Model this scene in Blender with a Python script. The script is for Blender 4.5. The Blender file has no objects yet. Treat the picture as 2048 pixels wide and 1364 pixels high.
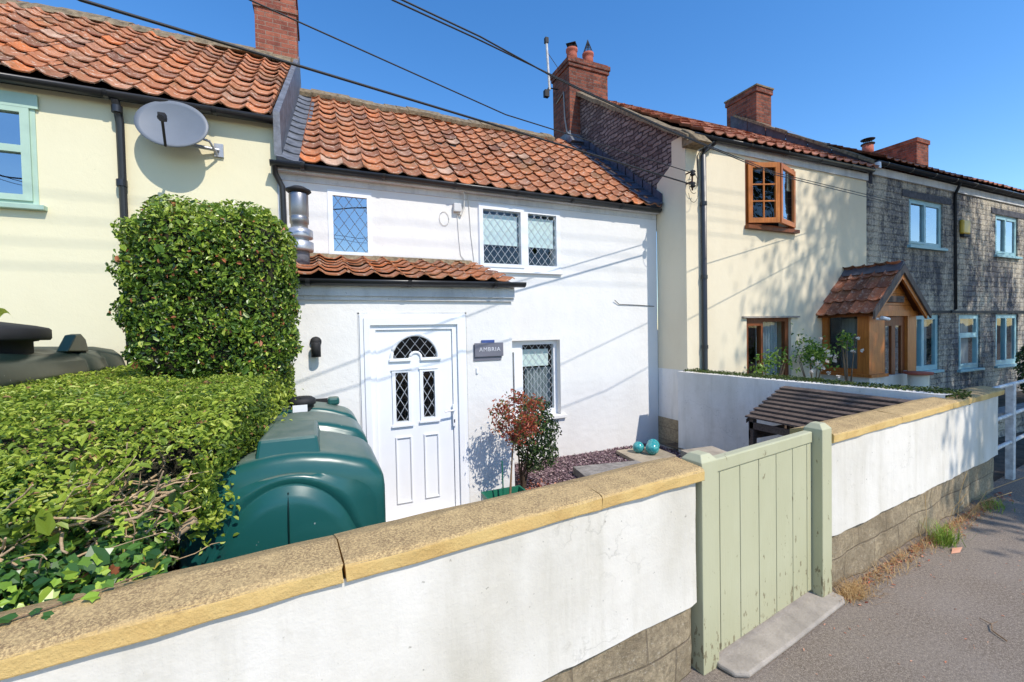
import bpy, math, random
import numpy as np
from mathutils import Vector, Matrix, noise
random.seed(7); RNG=np.random.default_rng(7)
C=bpy.context.scene.collection
R=math.radians
# ---------------------------------------------------------------- camera
cam_d=bpy.data.cameras.new('camera'); cam=bpy.data.objects.new('camera',cam_d); C.objects.link(cam)
cam_d.sensor_width=36; cam_d.lens=865/2048*36; cam_d.clip_start=.05; cam_d.clip_end=2000
yaw,pitch,roll=R(23.57951959),R(-1.3594891),R(-1.15557732)
_f=Vector((math.sin(yaw)*math.cos(pitch),math.cos(yaw)*math.cos(pitch),math.sin(pitch)))
_r=Vector((math.cos(yaw),-math.sin(yaw),0)); _u=_r.cross(_f)
_r2=_r*math.cos(roll)+_u*math.sin(roll); _u2=-_r*math.sin(roll)+_u*math.cos(roll)
cam.matrix_world=Matrix((( _r2.x,_u2.x,-_f.x,0),(_r2.y,_u2.y,-_f.y,0),(_r2.z,_u2.z,-_f.z,1.9),(0,0,0,1)))
bpy.context.scene.camera=cam
# ---------------------------------------------------------------- sky and sun
sun_dir=Vector((.34,-1,1.2)).normalized()          # towards the sun
elev=math.asin(sun_dir.z); az=math.atan2(sun_dir.x,sun_dir.y)
w=bpy.data.worlds.new('World'); bpy.context.scene.world=w; w.use_nodes=True
nt=w.node_tree; bg=nt.nodes['Background']; sky=nt.nodes.new('ShaderNodeTexSky')
sky.sky_type='NISHITA'; sky.sun_disc=False; sky.sun_elevation=elev; sky.sun_rotation=az
sky.air_density=1.0; sky.dust_density=.2; sky.ozone_density=1.6; sky.altitude=0
hs=nt.nodes.new('ShaderNodeHueSaturation'); hs.inputs['Saturation'].default_value=1.33; hs.inputs['Value'].default_value=1.18; hs.inputs['Hue'].default_value=.504
nt.links.new(sky.outputs[0],hs.inputs['Color']); nt.links.new(hs.outputs[0],bg.inputs[0]); bg.inputs[1].default_value=.15
sl=bpy.data.lights.new('sun','SUN'); so=bpy.data.objects.new('sun',sl); C.objects.link(so)
sl.energy=3.2; sl.angle=R(.53); sl.color=(1,.93,.83)
so.rotation_euler=sun_dir.to_track_quat('Z','Y').to_euler(); so.location=(10,-20,30)
sc=bpy.context.scene
sc.view_settings.view_transform='Standard'; sc.view_settings.look='None'; sc.view_settings.exposure=.47
sc.view_settings.gamma=1
# ---------------------------------------------------------------- materials
def S(r,g,b):
    f=lambda c:(c/255/12.92 if c<=10 else ((c/255+.055)/1.055)**2.4)
    return (f(r),f(g),f(b),1)
class NT:
    def __init__(s,name):
        s.m=bpy.data.materials.new(name); s.m.use_nodes=True; s.t=s.m.node_tree
        s.b=s.t.nodes['Principled BSDF']; s.o=s.t.nodes['Material Output']; s._oc=None
    def n(s,ty,**k):
        x=s.t.nodes.new(ty)
        for a,v in k.items():
            if a.startswith('i_'):
                key=a[2:]; key=int(key) if key.isdigit() else key
                s.set(x.inputs[key],v)
            else: setattr(x,a,v)
        return x
    def set(s,inp,v):
        if isinstance(v,bpy.types.NodeSocket): s.t.links.new(v,inp)
        else: inp.default_value=v
    def oc(s,scale=(1,1,1)):
        if s._oc is None: s._oc=s.n('ShaderNodeTexCoord').outputs['Object']
        if tuple(scale)==(1,1,1): return s._oc
        return s.n('ShaderNodeMapping',i_Vector=s._oc,i_Scale=scale).outputs[0]
    def noise(s,scale,detail=5,rough=.55,sc=(1,1,1),dist=0,vec=None):
        return s.n('ShaderNodeTexNoise',i_Vector=vec or s.oc(sc),i_Scale=scale,i_Detail=detail,i_Roughness=rough,i_Distortion=dist).outputs[0]
    def ramp(s,fac,stops):
        r=s.n('ShaderNodeValToRGB'); s.set(r.inputs[0],fac); e=r.color_ramp.elements
        while len(e)<len(stops): e.new(.5)
        for q,(p,c) in zip(e,stops): q.position=p; q.color=c if len(c)==4 else (*c,1)
        return r.outputs[0]
    def mix(s,fac,a,b,mode='MIX'):
        x=s.n('ShaderNodeMix',data_type='RGBA',blend_type=mode)
        s.set(x.inputs[0],fac); s.set(x.inputs[6],a); s.set(x.inputs[7],b); return x.outputs[2]
    def math(s,op,a,b=0.,c=None):
        x=s.n('ShaderNodeMath',operation=op); s.set(x.inputs[0],a); s.set(x.inputs[1],b)
        if c is not None: s.set(x.inputs[2],c)
        return x.outputs[0]
    def attr(s,name='tint'): return s.n('ShaderNodeAttribute',attribute_name=name).outputs['Fac']
    def bump(s,h,dist=.01,strength=.6):
        b=s.n('ShaderNodeBump',i_Height=h,i_Distance=dist,i_Strength=strength); s.t.links.new(b.outputs[0],s.b.inputs['Normal'])
    def fin(s,col=None,rough=.8,metal=0,spec=None):
        if col is not None: s.set(s.b.inputs['Base Color'],col)
        s.set(s.b.inputs['Roughness'],rough); s.set(s.b.inputs['Metallic'],metal)
        if spec is not None: s.set(s.b.inputs['Specular IOR Level'],spec)
        return s.m
W0=(0,0,0,1);W1=(1,1,1,1)
def m_render(name,base,dirt,amt=.35,bump=.006,flake=0):
    k=NT(name); a=k.noise(1.3,6,.6,(1,1,.45)); f=k.noise(9,6,.65); g=k.noise(70,4,.6)
    fac=k.math('MULTIPLY',k.ramp(a,[(.42,W0),(.72,W1)]),amt)
    c=k.mix(fac,base,dirt)
    c=k.mix(k.math('MULTIPLY',k.ramp(f,[(.6,W0),(.75,W1)]),amt*.5),c,dirt)
    if flake: c=k.mix(k.math('MULTIPLY',k.ramp(k.noise(7,6,.7,(1,1,.1)),[(.5,W0),(.72,W1)]),.3),c,(dirt[0]*.8,dirt[1]*.8,dirt[2]*.75,1))
    # sparse dark flecks
    sp=k.ramp(k.noise(38,3,.5),[(.70,W0),(.74,W1)])
    c=k.mix(k.math('MULTIPLY',sp,.25+flake),c,(dirt[0]*.35,dirt[1]*.35,dirt[2]*.33,1))
    vo=k.n('ShaderNodeTexVoronoi',feature='DISTANCE_TO_EDGE',i_Scale=.7,i_Vector=k.n('ShaderNodeVectorMath',operation='ADD',i_0=k.oc(),i_1=k.n('ShaderNodeTexNoise',i_Vector=k.oc(),i_Scale=3.5,i_Detail=6).outputs[1]).outputs[0]).outputs['Distance']
    crk=k.math('MULTIPLY',k.ramp(vo,[(0,W1),(.006,W0)]),k.ramp(k.noise(1.7,3,.5),[(.5,W0),(.6,W1)]))
    c=k.mix(k.math('MULTIPLY',crk,.28 if flake else .08),c,(dirt[0]*.4,dirt[1]*.4,dirt[2]*.38,1))
    h=k.math('ADD',k.math('MULTIPLY',f,.8),k.math('MULTIPLY',g,.22))
    h=k.math('ADD',h,k.math('MULTIPLY',k.noise(2.2,3,.5),2.2))
    k.bump(h,bump*2.2,.8); return k.fin(c,.85,0,.25)
def m_plain(name,c,rough=.5,metal=0,var=.12,scale=6,bump=0,spec=None,sc=(1,1,1)):
    k=NT(name); n=k.noise(scale,5,.6,sc)
    d=tuple(x*(1-var*2.2) for x in c[:3])+(1,)
    col=k.mix(k.ramp(n,[(.35,W0),(.7,W1)]),c,d)
    if bump: k.bump(k.noise(scale*6,4,.6,sc),bump,.6)
    return k.fin(col,rough,metal,spec)
def m_tiles(name,cols,lichen=.35):
    k=NT(name); t=k.attr('tint'); base=k.ramp(t,cols)
    n=k.noise(5,6,.65); base=k.mix(k.ramp(n,[(.45,W0),(.75,(.55,.55,.55,1))]),base,S(112,66,48))
    l=k.math('MULTIPLY',k.ramp(k.noise(17,7,.75),[(.55,W0),(.6,W1)]),lichen)
    base=k.mix(l,base,S(212,192,170))
    ms=k.math('MULTIPLY',k.ramp(k.noise(2.1,6,.7),[(.52,W0),(.68,W1)]),.5); base=k.mix(ms,base,S(128,104,72))
    d=k.ramp(k.noise(22,4,.6),[(.62,W0),(.7,W1)]); base=k.mix(k.math('MULTIPLY',d,.6),base,S(70,48,38))
    k.bump(k.noise(60,4,.6),.004,.6); return k.fin(base,.82,0,.25)
def m_brick(name,b1,b2,mortar,bw=.225,bh=.075,ms=.008,rough=.9,stain=S(40,34,30),stainamt=.5,wob=0.0,bumpd=.008,off=.5,ax=(1,1)):
    k=NT(name); s=k.n('ShaderNodeSeparateXYZ',i_Vector=k.oc()).outputs
    u=k.math('ADD',k.math('MULTIPLY',s[0],ax[0]),k.math('MULTIPLY',s[1],ax[1])); v=s[2]
    if wob:
        wn=k.noise(3.1,3,.5); u=k.math('ADD',u,k.math('MULTIPLY',wn,wob)); wn2=k.noise(4.3,3,.5); v=k.math('ADD',v,k.math('MULTIPLY',wn2,wob*.6))
    vec=k.n('ShaderNodeCombineXYZ',i_0=u,i_1=v).outputs[0]
    br=k.n('ShaderNodeTexBrick',i_Vector=vec,i_Color1=b1,i_Color2=b2,i_Mortar=mortar,i_Scale=1.0)
    br.inputs['Mortar Size'].default_value=ms; br.inputs['Brick Width'].default_value=bw; br.inputs['Row Height'].default_value=bh
    br.inputs['Mortar Smooth'].default_value=.3; br.inputs['Bias'].default_value=-.1; br.offset=off
    n=k.noise(7,6,.65); c=k.mix(k.math('MULTIPLY',k.ramp(n,[(.45,W0),(.7,W1)]),stainamt),br.outputs[0],stain)
    n2=k.noise(26,5,.6); c=k.mix(k.math('MULTIPLY',k.ramp(n2,[(.6,W0),(.72,W1)]),.35),c,S(190,175,160))
    h=k.math('ADD',k.math('MULTIPLY',br.outputs[1],-1.0),k.math('MULTIPLY',k.noise(30,5,.65),.9)); k.bump(h,bumpd,.9)
    return k.fin(c,rough,0,.2)
def m_leaf(name,stops,rough=.45,trans=.3,spec=.4):
    k=NT(name); col=k.ramp(k.attr('tint'),stops)
    k.fin(col,rough,0,spec)
    tr=k.n('ShaderNodeBsdfTranslucent'); k.t.links.new(col,tr.inputs[0])
    mx=k.n('ShaderNodeMixShader'); mx.inputs[0].default_value=trans
    k.t.links.new(k.b.outputs[0],mx.inputs[1]); k.t.links.new(tr.outputs[0],mx.inputs[2]); k.t.links.new(mx.outputs[0],k.o.inputs[0])
    return k.m
def m_glass(name,base=.04,tint=(.9,.95,.95,1),rough=.01):
    k=NT(name); tr=k.n('ShaderNodeBsdfTransparent'); tr.inputs[0].default_value=tint
    gl=k.n('ShaderNodeBsdfGlossy'); gl.inputs['Roughness'].default_value=rough; gl.inputs[0].default_value=(.95,.97,1,1)
    fr=k.math('MULTIPLY_ADD',k.math('POWER',k.n('ShaderNodeLayerWeight',i_Blend=.5).outputs['Facing'],5.),.94,.05)
    nz=k.n('ShaderNodeBump',i_Height=k.noise(2.2,1,.3),i_Distance=.012,i_Strength=.35); k.t.links.new(nz.outputs[0],gl.inputs['Normal'])
    fac=k.math('MINIMUM',k.math('ADD',k.math('MULTIPLY',fr,1.0),base),1.0)
    mx=k.n('ShaderNodeMixShader',i_0=fac); k.t.links.new(tr.outputs[0],mx.inputs[1]); k.t.links.new(gl.outputs[0],mx.inputs[2]); k.t.links.new(mx.outputs[0],k.o.inputs[0])
    return k.m
M={}
M['white']=m_render('white_render',S(228,226,222),S(202,198,190),.3,.004)
M['white_wall']=m_render('white_masonry_paint',S(225,219,208),S(190,182,164),.75,.003,.3)
M['white_dirty']=m_render('dirty_white_paint',S(236,232,226),S(190,184,170),.6,.004,.35)
M['white_shade']=m_render('shaded_white_paint',S(215,215,214),S(150,150,150),.55,.005,.2)  # white paint greyed so eaves boards carry their shade in the colour
M['yellow']=m_render('pale_yellow_render',S(229,221,187),S(216,207,172),.3,.002)
M['cream']=m_render('cream_render',S(229,216,188),S(206,190,160),.4,.002)
def m_stone_mottle():
    k=NT('sooty_coursed_stone'); s=k.n('ShaderNodeSeparateXYZ',i_Vector=k.oc()).outputs
    u=k.math('ADD',s[0],s[1]); u=k.math('ADD',u,k.math('MULTIPLY',k.noise(2.3,3),.12)); v=k.math('ADD',s[2],k.math('MULTIPLY',k.noise(2.9,3),.05))
    vec=k.n('ShaderNodeCombineXYZ',i_0=u,i_1=v).outputs[0]
    br=k.n('ShaderNodeTexBrick',i_Vector=vec,i_Color1=S(110,110,114),i_Color2=S(74,74,80),i_Mortar=S(92,86,82),i_Scale=1.0)
    br.inputs['Mortar Size'].default_value=.014; br.inputs['Brick Width'].default_value=.34; br.inputs['Row Height'].default_value=.13; br.inputs['Mortar Smooth'].default_value=.7
    streak=k.noise(1.3,7,.75,(1,1,.4)); patch=k.noise(15,7,.8)
    f=k.math('ADD',k.math('MULTIPLY',streak,.62),k.math('MULTIPLY',patch,.38))
    fac=k.ramp(f,[(.455,W0),(.56,W1)])
    c=k.mix(k.math('MULTIPLY',fac,.85),br.outputs[0],S(214,202,180))
    c=k.mix(k.math('MULTIPLY',k.ramp(k.noise(33,5,.7),[(.5,W0),(.62,W1)]),.5),c,S(66,62,62))
    h=k.math('ADD',k.math('MULTIPLY',br.outputs[1],-1.),k.math('MULTIPLY',k.noise(18,5,.7),1.3)); k.bump(h,.02,1)
    return k.fin(c,.92,0,.2)
M['stone']=m_stone_mottle()
M['gable_stone']=m_brick('weathered_gable_rubble',S(160,146,140),S(106,94,94),S(84,74,72),.24,.08,.014,.95,S(62,52,52),.6,.22,.05)
M['tiles']=m_tiles('clay_pantile',[(0,S(128,90,72)),(.2,S(160,108,80)),(.45,S(180,118,82)),(.7,S(196,126,84)),(.84,S(170,132,108)),(.95,S(208,122,70)),(1,S(196,160,134))],.7)
M['tiles_dark']=m_tiles('weathered_clay_pantile',[(0,S(96,66,52)),(.4,S(140,88,66)),(.7,S(116,78,60)),(1,S(190,116,80))],.35)
M['tiles_red']=m_tiles('red_clay_pantile',[(0,S(156,100,80)),(.5,S(186,120,92)),(1,S(200,138,110))],.25)
M['mortar']=m_plain('mossy_ridge_mortar',S(150,132,104),.95,0,.3,14,.02)
M['brick']=m_brick('chimney_brick',S(166,100,78),S(128,72,60),S(150,122,106),stainamt=.4)
M['brick_dark']=m_brick('sooty_chimney_brick',S(150,88,68),S(102,60,50),S(116,100,92),stainamt=.6)
M['lead']=m_plain('lead_flashing',S(120,124,132),.6,.1,.25,9,.006)
M['lead_blue']=m_plain('slate_blue_flashing',S(78,86,104),.5,.1,.25,9,.006)
M['stone_lintel']=m_plain('sooty_stone_lintel',S(92,92,98),.9,0,.3,12,.012)
M['slate']=m_plain('hung_slate',S(88,88,98),.6,0,.25,6,.01)
M['black_metal']=m_plain('black_gutter_plastic',S(44,44,46),.32,0,.1,5,0,.5)
M['black_dull']=m_plain('matt_black',S(36,36,38),.7,0,.15,8)
M['upvc']=m_plain('white_upvc',S(234,235,237),.35,0,.02,3,0,.4)
M['sage']=None
M['green_frame']=m_plain('sage_green_window_paint',S(178,204,184),.5,0,.06,5)
M['turq_frame']=m_plain('turquoise_window_paint',S(150,190,196),.5,0,.08,5)
M['glass']=m_glass('clear_glass',0.0); M['glass_sky']=m_glass('reflective_glass',.36,(.55,.58,.6,1))
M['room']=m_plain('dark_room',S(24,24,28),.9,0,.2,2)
M['blind']=m_plain('pale_roller_blind',S(214,226,222),.8,0,.03,4)
M['curtain']=m_plain('net_curtain',S(170,178,180),.9,0,.2,22,0,None,(1,1,.02))
M['leadcame']=m_plain('lead_strip',S(186,190,196),.4,.3,.1,10)
M['leaddark']=m_plain('dark_lead_strip',S(92,100,112),.5,.3,.1,10)
def m_wood(name,a,b,rough=.5,sc=(30,30,1.2)):
    k=NT(name); n=k.noise(1.6,6,.7,sc,1.0); n2=k.noise(2.5,4,.6)
    c=k.mix(k.ramp(n,[(.35,W0),(.65,W1)]),a,b); c=k.mix(k.math('MULTIPLY',k.ramp(n2,[(.5,W0),(.7,W1)]),.4),c,tuple(x*.55 for x in b[:3])+(1,))
    k.bump(n,.003,.5); return k.fin(c,rough,0,.4)
M['oak']=m_wood('orange_stained_timber',S(204,126,56),S(168,92,36),.42)
M['oak_dark']=m_wood('brown_stained_timber',S(140,78,36),S(104,54,26),.5)
M['grey_wood']=m_wood('weathered_grey_timber',S(112,96,84),S(72,60,54),.85,(3,30,30))
M['barge']=m_wood('grey_bargeboard',S(120,108,100),S(80,70,64),.8)
def m_gate():
    k=NT('sage_painted_wood'); n=k.noise(3,5,.6,(1,1,.3)); c=k.mix(k.ramp(n,[(.4,W0),(.7,W1)]),S(184,182,150),S(176,174,140))
    zz=k.n('ShaderNodeSeparateXYZ',i_Vector=k.oc()).outputs[2]; lowz=k.ramp(zz,[(.04,(.11,.11,.11,1)),(.34,W0)])
    ch=k.ramp(k.math('ADD',k.noise(30,5,.65,(1,1,.4)),lowz),[(.655,W0),(.67,W1)])
    c=k.mix(k.math('MULTIPLY',k.ramp(zz,[(.0,W1),(.4,W0)]),.35),c,S(150,142,108)); c=k.mix(k.math('MULTIPLY',ch,.75),c,S(110,96,70))
    k.bump(k.noise(8,5,.6,(12,12,1)),.002,.5); return k.fin(c,.6,0,.35)
M['sage']=m_gate()
def m_coping():
    k=NT('yellow_reconstituted_stone'); g=k.n('ShaderNodeNewGeometry').outputs['Normal']; z=k.n('ShaderNodeSeparateXYZ',i_Vector=g).outputs[2]
    up=k.ramp(k.math('ADD',z,k.math('MULTIPLY',k.noise(28,5,.75),.5)),[(.45,W0),(1.15,W1)])      # lichen settles on the upward face only
    sp=k.ramp(k.noise(130,5,.85),[(.42,W0),(.55,W1)]); sp2=k.ramp(k.noise(11,5,.7),[(.3,(.45,.45,.45,1)),(.58,W1)])
    base=k.mix(k.ramp(k.noise(5,5,.6),[(.4,W0),(.7,W1)]),S(216,184,120),S(202,166,104))
    base=k.mix(k.math('MULTIPLY',k.ramp(k.noise(16,5,.7),[(.58,W0),(.72,W1)]),.4),base,S(150,118,70))
    f=k.math('MULTIPLY',k.math('MULTIPLY',up,sp),sp2)
    c=k.mix(k.math('MULTIPLY',up,.75),base,S(206,178,130)); c=k.mix(k.math('MULTIPLY',f,.8),c,S(112,90,68))
    k.bump(k.math('ADD',k.noise(90,5,.7),k.noise(12,3,.6)),.006,.8); return k.fin(c,.9,0,.2)
M['coping']=m_coping()
def m_block(name,c1,c2,mort):
    k=NT(name); s=k.n('ShaderNodeSeparateXYZ',i_Vector=k.oc()).outputs
    vec=k.n('ShaderNodeCombineXYZ',i_0=s[0],i_1=s[2]).outputs[0]
    br=k.n('ShaderNodeTexBrick',i_Vector=vec,i_Color1=c1,i_Color2=c2,i_Mortar=mort,i_Scale=1.); br.inputs['Mortar Size'].default_value=.008
    br.inputs['Brick Width'].default_value=.44; br.inputs['Row Height'].default_value=.215; br.inputs['Mortar Smooth'].default_value=.5
    n=k.noise(26,8,.85); c=k.mix(k.ramp(n,[(.42,W0),(.6,W1)]),br.outputs[0],tuple(x*.5 for x in c1[:3])+(1,))
    c=k.mix(k.ramp(k.noise(70,4,.7),[(.58,W0),(.66,(.7,.7,.7,1))]),c,S(212,200,178))
    c=k.mix(k.math('MULTIPLY',k.ramp(k.noise(3,5,.7),[(.45,W0),(.7,W1)]),.45),c,S(110,96,76))
    k.bump(k.math('ADD',k.math('MULTIPLY',br.outputs[1],-.6),k.math('MULTIPLY',n,1.8)),.012,1); return k.fin(c,.95,0,.15)
M['block']=m_block('rough_concrete_block',S(198,178,146),S(176,158,130),S(146,130,108))
def m_asphalt():
    k=NT('worn_asphalt'); n=k.noise(190,4,.8); c=k.ramp(k.math('ADD',k.math('MULTIPLY',n,.6),k.math('MULTIPLY',k.noise(60,5,.8),.4)),[(.36,S(66,58,50)),(.5,S(126,114,102)),(.62,S(186,172,156))])
    big=k.noise(1.1,6,.65); c=k.mix(k.math('MULTIPLY',k.ramp(big,[(.4,W0),(.7,W1)]),.45),c,S(152,142,132))
    c=k.mix(k.math('MULTIPLY',k.ramp(k.noise(34,5,.7),[(.64,W0),(.7,W1)]),.4),c,S(190,178,166))
    k.bump(n,.006,.9); return k.fin(c,.9,0,.25)
M['asphalt']=m_asphalt()
M['concrete']=m_plain('grey_concrete',S(168,158,146),.9,0,.14,10,.008)
M['slab']=m_plain('grey_paving_slab',S(150,144,138),.9,0,.25,12,.01)
M['slab_top']=m_plain('beige_paving_slab',S(178,164,142),.9,0,.2,5,.008)
M['soil']=m_plain('garden_soil',S(96,84,70),.95,0,.3,8,.03)
M['gravel_base']=m_plain('plum_slate_bed',S(92,72,76),.95,0,.3,30,.02)
k=NT('plum_slate_chip'); M['chip']=k.fin(k.ramp(k.attr('tint'),[(0,S(84,64,72)),(.5,S(128,102,108)),(.85,S(158,132,134)),(1,S(196,178,172))]),.75)
k=NT('dry_leaf_litter'); M['litter']=k.fin(k.ramp(k.attr('tint'),[(0,S(150,70,50)),(.5,S(190,110,80)),(1,S(216,170,140))]),.8)
def m_tank(name,c,dust):
    k=NT(name); g=k.n('ShaderNodeNewGeometry').outputs['Normal']; z=k.n('ShaderNodeSeparateXYZ',i_Vector=g).outputs[2]
    up=k.ramp(z,[(.8,W0),(.97,W1)]); n=k.noise(6,6,.7)
    f=k.math('MULTIPLY',up,k.ramp(n,[(.3,(.3,.3,.3,1)),(.7,(.85,.85,.85,1))]))
    col=k.mix(f,c,dust); col=k.mix(k.math('MULTIPLY',k.ramp(k.noise(3,5,.7,(1,1,3)),[(.5,W0),(.75,W1)]),.2),col,tuple(x*1.6+.02 for x in c[:3])+(1,))
    sp=k.ramp(k.noise(24,3,.5),[(.76,W0),(.78,W1)]); col=k.mix(k.math('MULTIPLY',sp,.7),col,S(170,176,170))
    k.bump(k.noise(2.5,3,.5),.012,.5); return k.fin(col,k.math('ADD',k.math('MULTIPLY',f,.4),.3),0,.5)
M['tank']=m_tank('green_tank_plastic',S(24,80,76),S(132,138,122))
M['tank_dark']=m_tank('dark_green_tank_plastic',S(12,36,34),S(34,48,44))
M['steel']=NT('stainless_flue'); _k=M['steel']
M['steel']=_k.fin(_k.mix(_k.ramp(_k.noise(4,4,.6,(1,1,.3)),[(.45,W0),(.7,W1)]),S(150,148,150),S(150,116,72)),.38,.8)
M['galv']=m_plain('galvanised_steel',S(190,192,196),.4,.6,.15,8)
M['dish']=m_plain('grey_dish',S(118,124,132),.5,0,.04,5)
M['pot']=m_plain('terracotta_pot',S(190,104,80),.8,0,.15,8)
M['ball']=NT('turquoise_glaze'); _k=M['ball']; M['ball']=_k.fin(_k.mix(_k.ramp(_k.noise(14,5,.6,dist=1.5),[(.45,W0),(.6,W1)]),S(40,140,146),S(96,178,176)),.15,0,.6)
M['planter']=m_plain('green_planter',S(30,110,84),.4,0,.1,6)
M['cable']=m_plain('black_cable',S(30,30,32),.6,0,.05,3); M['cable_grey']=m_plain('grey_cable',S(150,144,136),.6,0,.1,3)
M['cable_white']=m_plain('painted_cable',S(222,220,214),.6,0,.1,3)
M['rust']=m_plain('rusty_iron',S(92,60,46),.8,.2,.2,20)
M['sign']=m_plain('grey_slate_sign',S(112,112,122),.5,0,.06,8); M['blue']=m_plain('blue_enamel',S(62,86,150),.4,0,.15,20)
M['letter']=m_plain('pale_lettering',S(214,214,220),.5)
M['yellow_box']=m_plain('yellow_alarm_box',S(214,176,52),.4,0,.1,8)
M['rail']=m_plain('peeling_white_paint',S(218,216,212),.55,0,.2,14)
M['bark']=m_plain('brown_bark',S(150,122,94),.9,0,.25,20,.006,None,(1,1,.3)); M['bark_dark']=m_plain('dark_bark',S(92,76,60),.9,0,.25,20,.006)
M['twig']=m_plain('pale_bare_twig',S(206,176,140),.9,0,.3,25,.004)
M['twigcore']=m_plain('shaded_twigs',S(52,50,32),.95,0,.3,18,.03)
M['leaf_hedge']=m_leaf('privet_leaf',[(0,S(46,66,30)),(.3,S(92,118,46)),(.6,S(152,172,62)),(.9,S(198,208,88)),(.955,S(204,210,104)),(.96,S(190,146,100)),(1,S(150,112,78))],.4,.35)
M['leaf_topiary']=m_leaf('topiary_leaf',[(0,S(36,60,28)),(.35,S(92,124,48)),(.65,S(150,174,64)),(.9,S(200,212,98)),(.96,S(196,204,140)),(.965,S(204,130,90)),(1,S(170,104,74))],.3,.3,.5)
M['leaf_ivy']=m_leaf('ivy_leaf',[(0,S(36,72,40)),(.5,S(80,120,54)),(.8,S(150,184,66)),(.95,S(186,210,86)),(.96,S(170,104,70)),(1,S(150,90,64))],.3)
M['leaf_red']=m_leaf('red_shrub_leaf',[(0,S(120,58,44)),(.45,S(178,84,66)),(.75,S(200,120,84)),(.8,S(126,128,62)),(1,S(84,104,52))])
M['leaf_dark']=m_leaf('dark_shrub_leaf',[(0,S(28,48,30)),(.6,S(58,84,46)),(1,S(120,140,80))],.35)
M['leaf_rose']=m_leaf('rose_leaf',[(0,S(60,96,40)),(.6,S(124,158,62)),(1,S(176,196,90))])
M['petal']=m_leaf('white_petal',[(0,S(240,236,226)),(1,S(236,214,196))],.6,.2)
M['moss']=m_leaf('creeping_leaf',[(0,S(44,62,26)),(.6,S(76,98,40)),(1,S(112,122,58))])
M['grass']=m_leaf('grass_blade',[(0,S(90,124,44)),(1,S(156,176,70))]); M['straw']=m_leaf('dry_grass_blade',[(0,S(168,130,80)),(1,S(214,184,132))])
M['leaf_tree']=m_leaf('tree_leaf',[(0,S(46,74,30)),(1,S(96,124,50))])
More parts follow.
